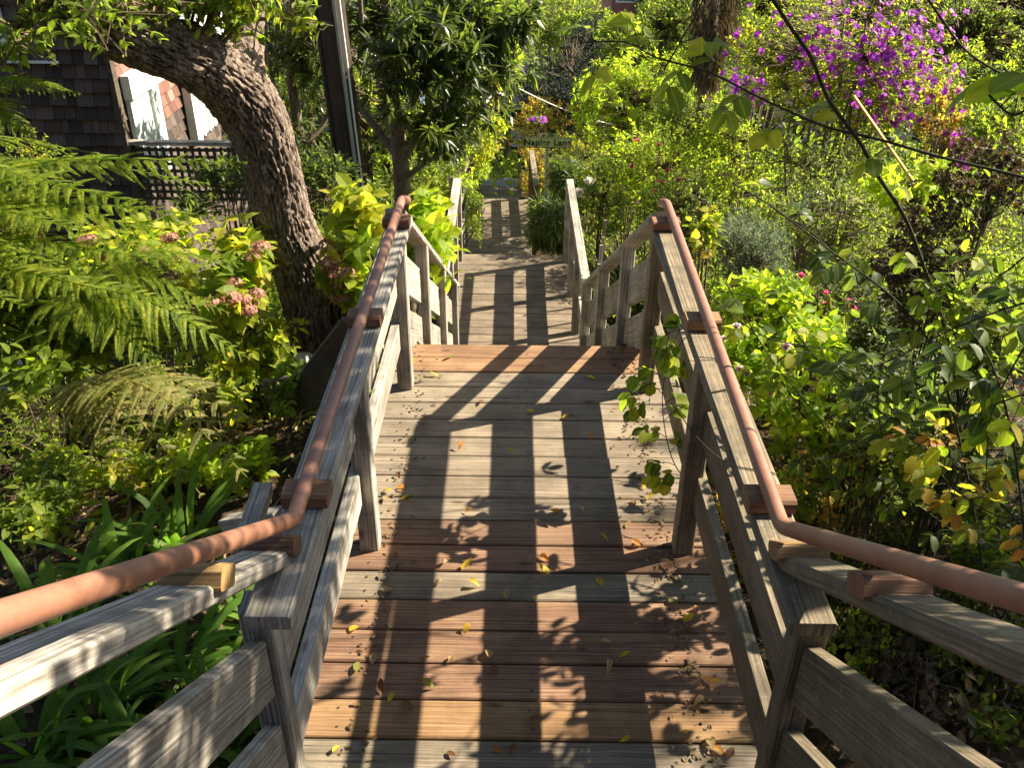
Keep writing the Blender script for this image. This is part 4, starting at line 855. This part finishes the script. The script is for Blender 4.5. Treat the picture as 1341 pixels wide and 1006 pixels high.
cane('leafy shoot above the right end of the level cane', [(870, 90, 2.6), (905, 30, 2.6), (925, -10, 2.6), (950, -60, 2.6)], .0035, .002, (.2, .4, .6, .8, .95), .075, .045, 'mid', 52)
for i, (pts, mt, lab) in enumerate([
  ([(1400, 560, 2.3), (1300, 590, 2.4), (1200, 570, 2.5), (1120, 600, 2.6), (1060, 590, 2.7)], 'dark', 'short dark leaved shoot beside the right hand pipe'),
  ([(1420, 640, 2.1), (1330, 680, 2.1), (1250, 640, 2.2), (1190, 560, 2.3)], 'autumn', 'shoot with orange tinged leaves above the right pipe near the edge'),
  ([(1380, 300, 2.6), (1310, 360, 2.7), (1240, 380, 2.8), (1150, 340, 2.9), (1090, 350, 3.0)], 'dark', 'dark shoot crossing below the dead flower heads'),
  ([(1330, 800, 2.2), (1250, 700, 2.3), (1180, 640, 2.4), (1150, 540, 2.5), (1160, 450, 2.6)], 'dark', 'upright dark leaved shoot in front of the shaded bushes'),
  ([(1420, 330, 2.1), (1350, 440, 2.1), (1300, 540, 2.2), (1290, 640, 2.2)], 'mid', 'drooping leafy shoot at the right edge'),
  ([(1010, 270, 3.3), (1080, 320, 3.3), (1130, 400, 3.2), (1200, 500, 3.1), (1290, 600, 3.0)], 'dark', 'dark cane running down behind the crimson flowers'),
  ([(920, 380, 3.4), (1000, 440, 3.3), (1090, 460, 3.2), (1170, 500, 3.1)], 'mid', 'thin leafy shoot over the pale pink flowers')]):
    cane(lab, pts, .0045, .002, np.linspace(.1, .97, 11 if i != 5 else 8), .058, .038, mt, 200+i)
shrub(1265, 520, 2.9, 95, 130, .35, 'loose dark leaved bush in the right foreground', 130, 6, .16, .06, .038, 'dark', 'rose_bush', shape='ovate', nstem=10, stemr=.006, stem=M['cane'])
shrub(1150, 500, 3.3, 80, 90, .35, 'loose dark bush between the lit green bush and the right edge', 110, 6, .16, .055, .034, 'dark', 'rose_bush', shape='ovate', nstem=10, stemr=.005, stem=M['cane'])
shrub(1290, 430, 2.5, 75, 110, .3, 'green leaved rose bush at the right edge below the dead flower heads', 60, 5, .16, .06, .036, 'mid', 'rose_bush', shape='round', nstem=8, stemr=.005, stem=M['cane'])
shrub(1160, 590, 2.7, 80, 80, .3, 'tangled rose bush above the right handrail', 60, 5, .16, .055, .034, 'mid', 'rose_bush', shape='round', nstem=8, stemr=.005, stem=M['cane'])
shrub(1250, 600, 2.4, 60, 70, .25, 'orange and yellow leaved rose shoots in the right foreground', 11, 4, .14, .065, .042, 'autumn', 'rose_bush', shape='round', nstem=6, stemr=.004, stem=M['cane'])
# vine on the right railing
cane('leafy vine climbing through the right railing of the upper landing', [(905, 640, 2.75), (880, 600, 2.85), (868, 540, 2.95), (872, 490, 3.0), (900, 440, 2.95), (945, 425, 2.9)], .003, .002, np.linspace(.03, .98, 15), .065, .045, 'mid', 53, name='climbing_vine', prick=False)
cane('vine shoot hanging inward over the landing from the right railing', [(900, 430, 2.95), (870, 440, 2.95), (855, 480, 2.9), (850, 530, 2.85)], .0025, .0015, np.linspace(.1, .98, 7), .06, .042, 'mid', 54, name='climbing_vine', prick=False)
# long yellow strap leaning in the brush
a, b = P(1118, 125, 7.5), P(1196, 237, 7.2); m = MB(); m.board(a, b, .045, .015, ch=.003); tag(m.build('yellow_strap', M['yellowstick']), 'yellow strap hanging diagonally under the purple flowering bush', 'strap')

# ------------------------------------------------------------------ ferns
fc = (-2.9, 3.4, .75)
def PT(*q): return [(P(*a[:3]), a[3], a[4]) for a in q]
fern('tree fern with dark arching fronds reaching in from the left edge', fc, PT((325, 212, 3.7, .27, .20), (300, 285, 3.5, .27, .16), (275, 240, 4.3, .27, .28), (240, 345, 3.3, .25, .12), (130, 200, 4.6, .26, .3), (70, 345, 3.0, .24, .2), (165, 385, 3.0, .24, .1), (60, 240, 3.2, .26, .35), (190, 265, 3.2, .27, .25), (215, 300, 3.9, .26, .2), (110, 300, 3.0, .26, .2), (30, 400, 2.8, .25, .1), (250, 400, 3.6, .24, .1)), .3, .2, G['fern'], 61, name='tree_fern', npin=30, npl=25, scale=.95, droop=.2)
fern('tree fern with bright fronds lit from behind at mid left', P(60, 400, 3.9), PT((328, 470, 3.9, .26, .2), (318, 345, 4.3, .24, .18), (215, 490, 3.7, .22, .16), (300, 410, 4.1, .22, .2)), .2, .2, G['fern'], 62, name='tree_fern', npin=22, npl=24, droop=.25, scale=.9)
fern('tree fern with faded drooping fronds beside the left railing', P(70, 520, 3.9), PT((345, 560, 3.5, .26, .22), (350, 650, 3.2, .22, .34), (265, 650, 3.3, .2, .30), (180, 640, 3.5, .2, .25), (330, 600, 3.9, .22, .3)), .22, .15, G['fernold'], 63, name='tree_fern', npin=19, npl=24, droop=.3, scale=.85)
fern('unseen tree fern added overhead at right to band the left railing with shade', (2.7, 2.3, 3.2), [((1.75, 5.0, 2.85), .46, .12), ((1.5, 4.3, 2.8), .44, .12), ((1.55, 3.6, 2.8), .40, .12), ((1.0, 1.5, 2.85), .36, .12), ((1.3, 2.6, 2.75), .36, .12), ((2.4, 4.4, 3.0), .4, .1)], .3, .1, G['fern'], 65, name='tree_fern', trunk=[(2.75, 2.2, float(ground(2.75, 2.2))-.1), (2.75, 2.25, 1.6)], npin=18, npl=12, droop=.15, scale=2.2)  # fern added above the frame, pinnae broadened for banded shadows
build_shrub('shrub', 'unseen tall leafy bush added to shade the lower right railing', 'bush', (2.15, 1.55, 2.75), (.5, .7, .55), 170, 7, .16, .075, .042, G['mid'], 661, shape='ovate', base=np.array([2.5, 1.3, float(ground(2.5, 1.3))-.05]))  # bush added beyond the right edge as a shading canopy
fern('bright fern frond hanging in front of the shingled wall', P(-60, 130, 4.4), PT((105, 122, 4.4, .17, .10), (40, 175, 4.3, .17, .06)), .2, .1, G['fern'], 64, name='tree_fern')

# strap leaves at lower left (each clump is a plant)
for i, (px, py, d, n, L, lab) in enumerate([(60, 800, 2.5, 24, .5, 'leftmost'), (150, 740, 2.9, 22, .45, 'second from left'), (240, 720, 3.1, 22, .42, 'upper right'), (110, 920, 2.1, 26, .5, 'lower'), (220, 850, 2.3, 22, .45, 'middle'), (30, 960, 1.95, 24, .5, 'bottom corner'), (270, 930, 2.0, 24, .42, 'lowest beside the rail boards'), (180, 980, 1.8, 22, .45, 'under the sloping rail'), (330, 760, 2.6, 18, .4, 'nearest the railing post')]):
    q = P(px, py, d); q[2] = float(ground(q[0], q[1])); straps('green strap leaved clump left of the railing, the %s one' % lab, q, n, L, .042, 70+i, group='strap leaved clumps at lower left', arch=.9)

# ------------------------------------------------------------------ litter and ground cover
rng = np.random.default_rng(90)
def scatter(n, xr, yr, L, W, mat, name, label, z=.008, curl=.5, avoid=True, shape='lance', flatn=.5, clus=0):
    x = rng.uniform(*xr, n); y = yr[0]+(yr[1]-yr[0])*rng.random(n)**1.3
    if avoid: k = ~((x > -.66) & (x < .78) & (y < 18)); x = x[k]; y = y[k]
    n = len(x); a = rng.random(n)*6.28; zz = ground(x, y)+z+.05*rng.random(n)
    pos = np.stack([x, y, zz], 1); dd = np.stack([np.cos(a), np.sin(a), rng.normal(size=n)*.25], 1); nn = np.array([0, 0, 1.])+rng.normal(size=(n, 3))*flatn; sz = .6+.7*rng.random(n)
    V, T, r_, md = leaves(pos, dd, nn, L*sz, W*sz, shape, .3, curl*rng.normal(size=n), rng=rng)
    return tag(link(name, np_mesh(name, V, T, r_, md), mat), label, None, None, 'stuff')
scatter(16000, (-5.5, 4.5), (.6, 8), .055, .03, G['litter'], 'leaf_litter', 'brown fallen leaf litter on the soil beside the walkway', z=.02)
scatter(9000, (-7, 9), (3, 20), .07, .035, G['mid'], 'ground_cover', 'low green ground cover over the hillside', z=.05, flatn=.8)
def tufts(n, xr, yr, mat, label, h, L, W, k=12, seed=1):
    r = np.random.default_rng(seed); x = r.uniform(*xr, n); y = yr[0]+(yr[1]-yr[0])*r.random(n); kk = ~((x > -1.0) & (x < 1.0) & (y < 24)); x = x[kk]; y = y[kk]; n = len(x)
    hh = h*(.4+r.random(n)*.9); b = np.stack([x, y, ground(x, y)], 1); pos = np.repeat(b, k, 0)+r.normal(size=(n*k, 3))*np.array([.5, .5, .28])*np.repeat(hh, k)[:, None]+np.array([0, 0, 1.])*np.repeat(hh*.45, k)[:, None]
    dd = r.normal(size=pos.shape)+np.array([0, 0, .4]); V, T, r_, md = leaves(pos, dd, np.array([0, 0, 1.])+r.normal(size=pos.shape)*.5, L*(.6+.6*r.random(n*k)), W, 'lance', .25, .3, np.repeat(r.random(n), k)*.6+r.random(n*k)*.4)
    return tag(link('undergrowth', np_mesh('undergrowth', V, T, r_, md), mat), label, None, None, 'stuff')
tufts(2600, (-14, -1), (6, 20), G['mid'], 'green undergrowth on the slope left of the walkway', .55, .10, .04, 26, 1)
tufts(3400, (1, 16), (6.5, 20), G['mid'], 'green undergrowth on the slope right of the walkway', .5, .09, .035, 26, 2)
tufts(3600, (-40, 45), (20, 60), G['mid'], 'dense planting on the far hillside', 1.7, .30, .13, 26, 3)
tufts(2600, (-60, 70), (60, 170), G['dark'], 'far off woodland below the hillside', 5, .9, .4, 26, 4)

# ------------------------------------------------------------------ fallen leaves on the planks, each placed from its spot
LM = {'y': leafmat('fallen_yellow', stops((.55, .40, .03), (.60, .44, .06)), 1.2, (1, 1, .4)), 'b': leafmat('fallen_brown', stops((.16, .07, .035), (.24, .12, .06)), 1.1, (1, .8, .5)),
      'g': leafmat('fallen_green', stops((.16, .18, .05), (.24, .25, .07)), 1.3), 'p': leafmat('fallen_tan', stops((.42, .30, .15), (.50, .38, .22)), 1.1, (1, .9, .6)), 'o': leafmat('fallen_orange', stops((.48, .20, .04), (.55, .28, .06)), 1.2, (1, .8, .4))}
names = {'y': 'yellow', 'b': 'dark brown', 'g': 'olive green', 'p': 'tan', 'o': 'orange'}
FL = [(693,541,'y'),(773,572,'o'),(669,592,'y'),(603,588,'o'),(553,500,'g'),(541,474,'y'),(630,528,'b'),(530,655,'y'),(522,625,'b'),(526,640,'o'),(508,645,'y'),(505,655,'y'),(612,672,'p'),(728,672,'o'),(760,670,'p'),(790,706,'y'),(740,548,'y'),(612,828,'y'),(590,867,'y'),(575,765,'p'),(700,787,'y'),(620,768,'p'),(505,775,'p'),(712,733,'o'),(714,750,'y'),
      (785,765,'y'),(833,716,'o'),(468,876,'g'),(489,864,'p'),(463,826,'y'),(555,867,'y'),(816,862,'y'),(797,878,'p'),(795,845,'p'),(560,902,'g'),(533,928,'b'),(819,974,'y'),(672,985,'b'),(700,945,'b'),(648,880,'b'),(583,740,'p'),(540,680,'p'),(610,745,'y'),(663,783,'y'),(830,660,'b'),(843,640,'y'),(850,655,'y'),(822,690,'p'),(912,800,'o'),(900,815,'y'),(920,812,'p'),(905,828,'b'),(925,892,'o'),(912,888,'p'),(935,897,'p'),(915,925,'p'),(895,965,'p'),(940,985,'o'),(930,975,'p'),(955,990,'b'),(650,985,'o'),(590,990,'b'),(480,975,'b'),(440,985,'y'),(500,905,'b'),(512,915,'b'),(870,740,'p'),(880,790,'p'),(640,860,'p'),(556,552,'b'),(590,470,'g'),(570,493,'y'),(775,497,'y')]
ordn = ['first','second','third','fourth','fifth','sixth','seventh','eighth','ninth','tenth','eleventh','twelfth','thirteenth','fourteenth','fifteenth','sixteenth','seventeenth','eighteenth','nineteenth','twentieth']
def inv0(px, py):
    D = CF + CR*(px-670.5)/FOC - CU*(py-503)/FOC; return np.array([0, 0, EYE])+D*(-EYE/D[2])
used = {}
def fallen(p, c, lab):
    L = rng.uniform(.03, .052); a = rng.random()*6.28
    V, T, r_, md = leaves(np.array([[0, 0, .006]]), np.array([[math.cos(a), math.sin(a), .1]]), np.array([[0, 0, 1.]])+rng.normal(size=(1, 3))*.22, L, L*rng.uniform(.42, .62), 'ovate', rng.uniform(.1, 1.1), rng.uniform(-.6, .8), rng=rng)
    V[:, 2] += max(0, .0015-V[:, 2].min()); V = V-V.mean(0)*np.array([1, 1, 0])
    o = link('fallen_leaf', np_mesh('fallen_leaf', V, T, r_, md, smooth=True), LM[c]); o.location = (float(p[0]), float(p[1]), .0015); tag(o, lab, 'leaf', 'fallen leaves on the upper landing')
for px, py, c in FL:
    p = inv0(px, py); b_ = int((p[1]-Y0)/BW); b_ = max(0, min(b_, 18)); xx = p[0]
    side = 'against the left edge' if xx < -.36 else 'left of the middle' if xx < -.1 else 'at the middle' if xx < .16 else 'right of the middle' if xx < .4 else 'near the right edge'
    for c2 in (c, 'y', 'p', 'b', 'o', 'g'):
        lab = '%s fallen leaf on the %s plank from the bottom, %s' % (names[c2], ordn[b_], side)
        if lab not in used: break
    else: continue
    used[lab] = 1; fallen(p, c2, lab)
rr = np.random.default_rng(17); n = 520; x = np.where(rr.random(n) < .72, .56+np.abs(rr.normal(size=n))*-.06+.05, -.50+np.abs(rr.normal(size=n))*.05); y = rr.uniform(1.6, 4.2, n)
V, T, r_, md = leaves(np.stack([x, y, .003+.008*rr.random(n)], 1), nrm(np.stack([rr.normal(size=n), rr.normal(size=n), .1*rr.normal(size=n)], 1)), np.array([0, 0, 1.])+rr.normal(size=(n, 3))*.3, rr.uniform(.010, .036, n), .011, 'lance', .3, .2, rng=rr)
tag(link('leaf_debris', np_mesh('leaf_debris', V, T, r_, md), G['litter']), 'crumbs of dry leaf along the edges of the upper landing', None, None, 'stuff')

# ------------------------------------------------------------------ street sign
from_ = P(717, 192, 14.4); gz = float(ground(from_[0], from_[1])); root = empty('street_sign', (from_[0], from_[1], gz), 'pale green street sign reading Napier Lane on a metal post', 'sign')
sw, sh = .76, .165
V, T, r_, md = tube([(from_[0], from_[1]+.03, gz-.2), (from_[0], from_[1]+.03, from_[2]+.16)], [.03], 14); link('sign_post', np_mesh('sign_post', V, T, r_, md, smooth=True), M['metal'], root)
m = MB(); m.box((from_[0]-sw/2, from_[1]-.006, from_[2]-sh/2+.07), (from_[0]+sw/2, from_[1]-.002, from_[2]+sh/2+.07)); plate = m.build('name_plate', M['signface'], root)
m = MB()
for a, b in (((-sw/2, -sh/2), (sw/2, -sh/2+.008)), ((-sw/2, sh/2-.008), (sw/2, sh/2)), ((-sw/2, -sh/2+.009), (-sw/2+.008, sh/2-.009)), ((sw/2-.008, -sh/2+.009), (sw/2, sh/2-.009))):
    m.box((from_[0]+a[0], from_[1]-.010, from_[2]+.07+a[1]), (from_[0]+b[0], from_[1]-.0065, from_[2]+.07+b[1]))
m.build('sign_border', M['signtext'], root)
m = MB(); m.box((from_[0]-.12, from_[1]-.006, from_[2]+sh/2+.073), (from_[0]+.14, from_[1]-.002, from_[2]+sh/2+.135)); m.build('number_plate', M['signface'], root)
def text(s, size, x, z, name, y, space=1., bold=.004):
    cu = bpy.data.curves.new(name, 'FONT'); cu.body = s; cu.size = size; cu.align_x = 'CENTER'; cu.align_y = 'CENTER'; cu.extrude = .0015; cu.space_character = space; cu.offset = bold
    o = bpy.data.objects.new(name, cu); col.objects.link(o); dg = bpy.context.evaluated_depsgraph_get(); me = bpy.data.meshes.new_from_object(o.evaluated_get(dg)); bpy.data.objects.remove(o)
    me.transform(Matrix.Translation((x, y, z)) @ Matrix.Rotation(math.pi/2, 4, 'X')); me.materials.clear(); return link(name, me, M['signtext'], root)
text('Napier Lane', .135, from_[0], from_[2]+.068, 'street_name', from_[1]-.0085, 1.12)
text('\u2190', .065, from_[0]-.06, from_[2]+sh/2+.104, 'arrow', from_[1]-.0085, 1.1, .002)
text('300', .065, from_[0]+.05, from_[2]+sh/2+.104, 'block_number', from_[1]-.0085, 1.1, .002)

# ------------------------------------------------------------------ shingled house (left) with lattice fence, pale house behind
hc = P(165, 200, 9.2); hx, hy = hc[0], hc[1]; ctop = P(150, 60, 9.2)
root = empty('shingled_house', (hx, hy, float(ground(hx, hy))), 'dark brown shingled house wall behind the tree fern', 'house')
zb, zt = float(ground(hx-2, hy))-.4, 2.4
m = MB(); m.box((hx-6, hy+.03, zb), (hx-.02, hy+5, zt)); m.build('wall', M['shingle'], root)
m = MB(); random.seed(9); z = zb
while z < zt-.15:
    x = hx-6+random.uniform(-.1, 0)
    while x < hx-.02:
        wd = random.uniform(.07, .19); x1_ = min(x+wd, hx); jz = random.uniform(-.006, .006); r = random.random(); u = random.random()*9
        y0_, y1_ = hy-.028+random.uniform(-.003, .003), hy+.018; e = .003
        vv = [(x+e, y0_, z+jz), (x1_-e, y0_, z+jz), (x1_-e, y1_, z+.165), (x+e, y1_, z+.165), (x+e, hy+.028, z+jz), (x1_-e, hy+.028, z+jz)]
        m.add(vv, [(0, 1, 2, 3), (4, 5, 1, 0), (4, 0, 3), (1, 5, 2)], [[(x+u, z), (x1_+u, z), (x1_+u, z+.16), (x+u, z+.16)], [(0, 0)]*4, [(0, 0)]*3, [(0, 0)]*3], r)
        x = x1_
    z += .135
m.build('shingles', M['shingle'], root)
m = MB(); m.box((hx+.003, hy-.04, zb), (hx+.05, hy+.06, zt)); m.build('corner_board', M['dark'], root)
wx = P(0, 50, 9.2); m = MB(); m.box((wx[0]-.75, hy-.06, wx[2]-.06), (wx[0]+.10, hy-.035, wx[2]+.9)); fr = m.build('window', M['white'], root)
m = MB(); m.box((wx[0]-.68, hy-.066, wx[2]+.02), (wx[0]+.03, hy-.062, wx[2]+.85)); pn = m.build('pane', M['greenwhite'], fr)
m = MB(); q = P(20, 79, 9.2); m.box((hx-5.9, hy-.06, q[2]-.012), (q[0]+.45, hy-.04, q[2]+.012)); m.build('trim_strip', M['white'], root)
# the side of the house that faces the sun
def zat(py, y):
    D = CF + CR*(P_hx_px(y)-670.5)/FOC - CU*(py-503)/FOC; return (np.array([0, 0, EYE])+D*(y/D[1]))[2]
def P_hx_px(y):
    lo, hi = 0., 600.
    for _ in range(40):
        mdl = (lo+hi)/2
        if P(mdl, 150, y)[0] < hx: lo = mdl
        else: hi = mdl
    return lo
def side(name, y0_, y1_, z0, z1, th, mat, off=0.):
    m = MB(); m.box((hx+.055+off, y0_, z0), (hx+.055+off+th, y1_, z1)); return m.build(name, mat, root)
zA = zat(178, hy+.3); zB = zat(125, hy+.3)
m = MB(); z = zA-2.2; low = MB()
while z < 2.3:
    y = hy+.08
    while y < hy+4.6:
        wd = random.uniform(.07, .18); r = random.random(); jz = random.uniform(-.006, .006); u = random.random()*9
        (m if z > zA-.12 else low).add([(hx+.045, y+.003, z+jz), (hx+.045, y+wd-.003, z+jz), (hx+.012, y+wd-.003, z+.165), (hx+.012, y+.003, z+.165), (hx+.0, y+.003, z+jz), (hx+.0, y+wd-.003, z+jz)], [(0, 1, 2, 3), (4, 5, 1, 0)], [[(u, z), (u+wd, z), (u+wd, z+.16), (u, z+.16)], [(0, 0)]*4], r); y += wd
    z += .135
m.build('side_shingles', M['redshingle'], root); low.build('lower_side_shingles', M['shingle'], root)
side('porch_door', hy+.12, hy+.62, zA-.5, zB, .05, M['greenwhite'])
side('white_trim', hy+.10, hy+1.15, zB+.003, zB+.24, .09, M['white'])
side('white_trim', hy+.65, hy+.85, zA-.5, zB, .08, M['white'])
side('white_column', hy+1.75, hy+1.92, zA-.5, zB+1.3, .10, M['white'])
side('white_panel', hy+1.93, hy+4.4, zA-.5, zB+1.3, .05, M['white'])
for q in np.arange(hy+2.1, hy+4.3, .22): side('batten', q, q+.04, zA-.5, zB+1.29, .02, M['white'], .052)
# lattice fence
q0, q1 = P(164, 183, 9.25), P(285, 182, 9.25); zt_ = q0[2]-.02; zb_ = zt_-.6; root = empty('lattice_fence', (q0[0], 9.25, zb_), 'dark wooden lattice fence below the pale house', 'fence')
m = MB()
for x in np.arange(q0[0], q1[0]+.3, .075): m.board((x, 9.25, zb_), (x, 9.25, zt_-.05), .034, .008, up=(0, 1, 0), ch=.001)
for z in np.arange(zb_, zt_-.06, .075): m.board((q0[0], 9.24, z), (q1[0]+.3, 9.24, z), .034, .008, up=(0, 1, 0), ch=.001)
m.build('lattice', M['dark'], root); m = MB(); m.board((q0[0]-.03, 9.24, zt_), (q1[0]+.33, 9.24, zt_), .09, .04); m.build('top_rail', M['rail'], root)

# timbers beside the left railing (old retaining steps)
for i, (a, b, wd, th, lab) in enumerate([((352, 520, 4.3), (470, 500, 4.0), .05, .20, 'dark level timber board beside the left railing'), ((415, 500, 4.1), (470, 430, 4.1), .05, .2, 'dark sloping timber board beside the left railing'), ((300, 690, 2.9), (372, 680, 2.7), .07, .09, 'weathered timber block behind the left pipe bend'), ((318, 720, 2.1), (345, 640, 2.4), .06, .05, 'grey upright board end behind the left pipe bend')]):
    m = MB(); m.board(P(*a), P(*b), wd, th, ch=.004); tag(m.build('timber', M['dark'] if i < 2 else M['rail']), lab, 'timber')
for i, (px, py, d, r, lab) in enumerate([(395, 475, 4.9, .09, 'pale stone at the foot of the leaning trunk'), (45, 490, 5.6, .22, 'pale rock lit behind the hydrangea at the left edge'), (1070, 262, 8.3, .14, 'grey rock in the brush below the purple bush')]):
    rngs = np.random.default_rng(i); import_ = bpy.data.meshes.new('rock'); bmm = __import__('bmesh').new(); __import__('bmesh').ops.create_icosphere(bmm, subdivisions=3, radius=r)
    for v in bmm.verts: v.co *= 1+.28*noise.noise(v.co*6/r*.2+Vector((i*3, 0, 0))); v.co.z *= .6
    bmm.to_mesh(import_); bmm.free(); o = link('rock', import_, M['stone']); q = P(px, py, d); q[2] = max(float(ground(q[0], q[1]))+.02, q[2]) ; o.location = q; tag(o, lab, 'rock')

# ------------------------------------------------------------------ street and buildings far below
m = MB(); m.box((-80, 60, -24.2), (120, 74, -23.4)); tag(m.build('road', M['asphalt']), 'shaded street at the foot of the hill', 'road', kind='structure')
def building(name, lab, px, py_top, d, wpx, h, mat, rows, cols, dp=12):
    c = P(px, py_top, d); s = PS(px, py_top, d); w_ = wpx*s; root = empty(name, (c[0], d, -23), lab, 'building'); x0, x1 = c[0]-w_/2, c[0]+w_/2; z1 = c[2]
    m = MB(); m.box((x0, d, min(-24, z1-h)), (x1, d+dp, z1)); m.build('wall', mat, root)
    m = MB(); m.box((x0-.25, d-.3, z1+.003), (x1+.25, d+dp+.3, z1+.4)); m.build('roof', M['asphalt'], root)
    for i in range(cols):
        for j in range(rows):
            cx = x0+(i+.5)*w_/cols; cz = z1-1.9-j*3.1; f = MB(); f.box((cx-.65, d-.09, cz-.9), (cx+.65, d-.003, cz+.9)); fr = f.build('window', M['white'] if (i+j) % 3 == 0 else M['cream'], root)
            g = MB(); g.box((cx-.52, d-.12, cz-.77), (cx+.52, d-.093, cz+.77)); g.build('pane', M['glass'], fr)
    return root
building('apartment_building', 'pink building with dark windows at the top right of centre', 880, -60, 62, 150, 20, M['pink'], 5, 4)
building('apartment_building', 'cream building at the top left of centre', 650, -40, 75, 90, 20, M['cream'], 5, 3)
building('apartment_building', 'wide cream building beyond the upper right trees', 1150, -60, 80, 260, 20, M['cream'], 5, 6)
building('apartment_building', 'low slate building beyond the upper left trees', 380, -50, 80, 300, 20, M['bluewall'], 5, 6)
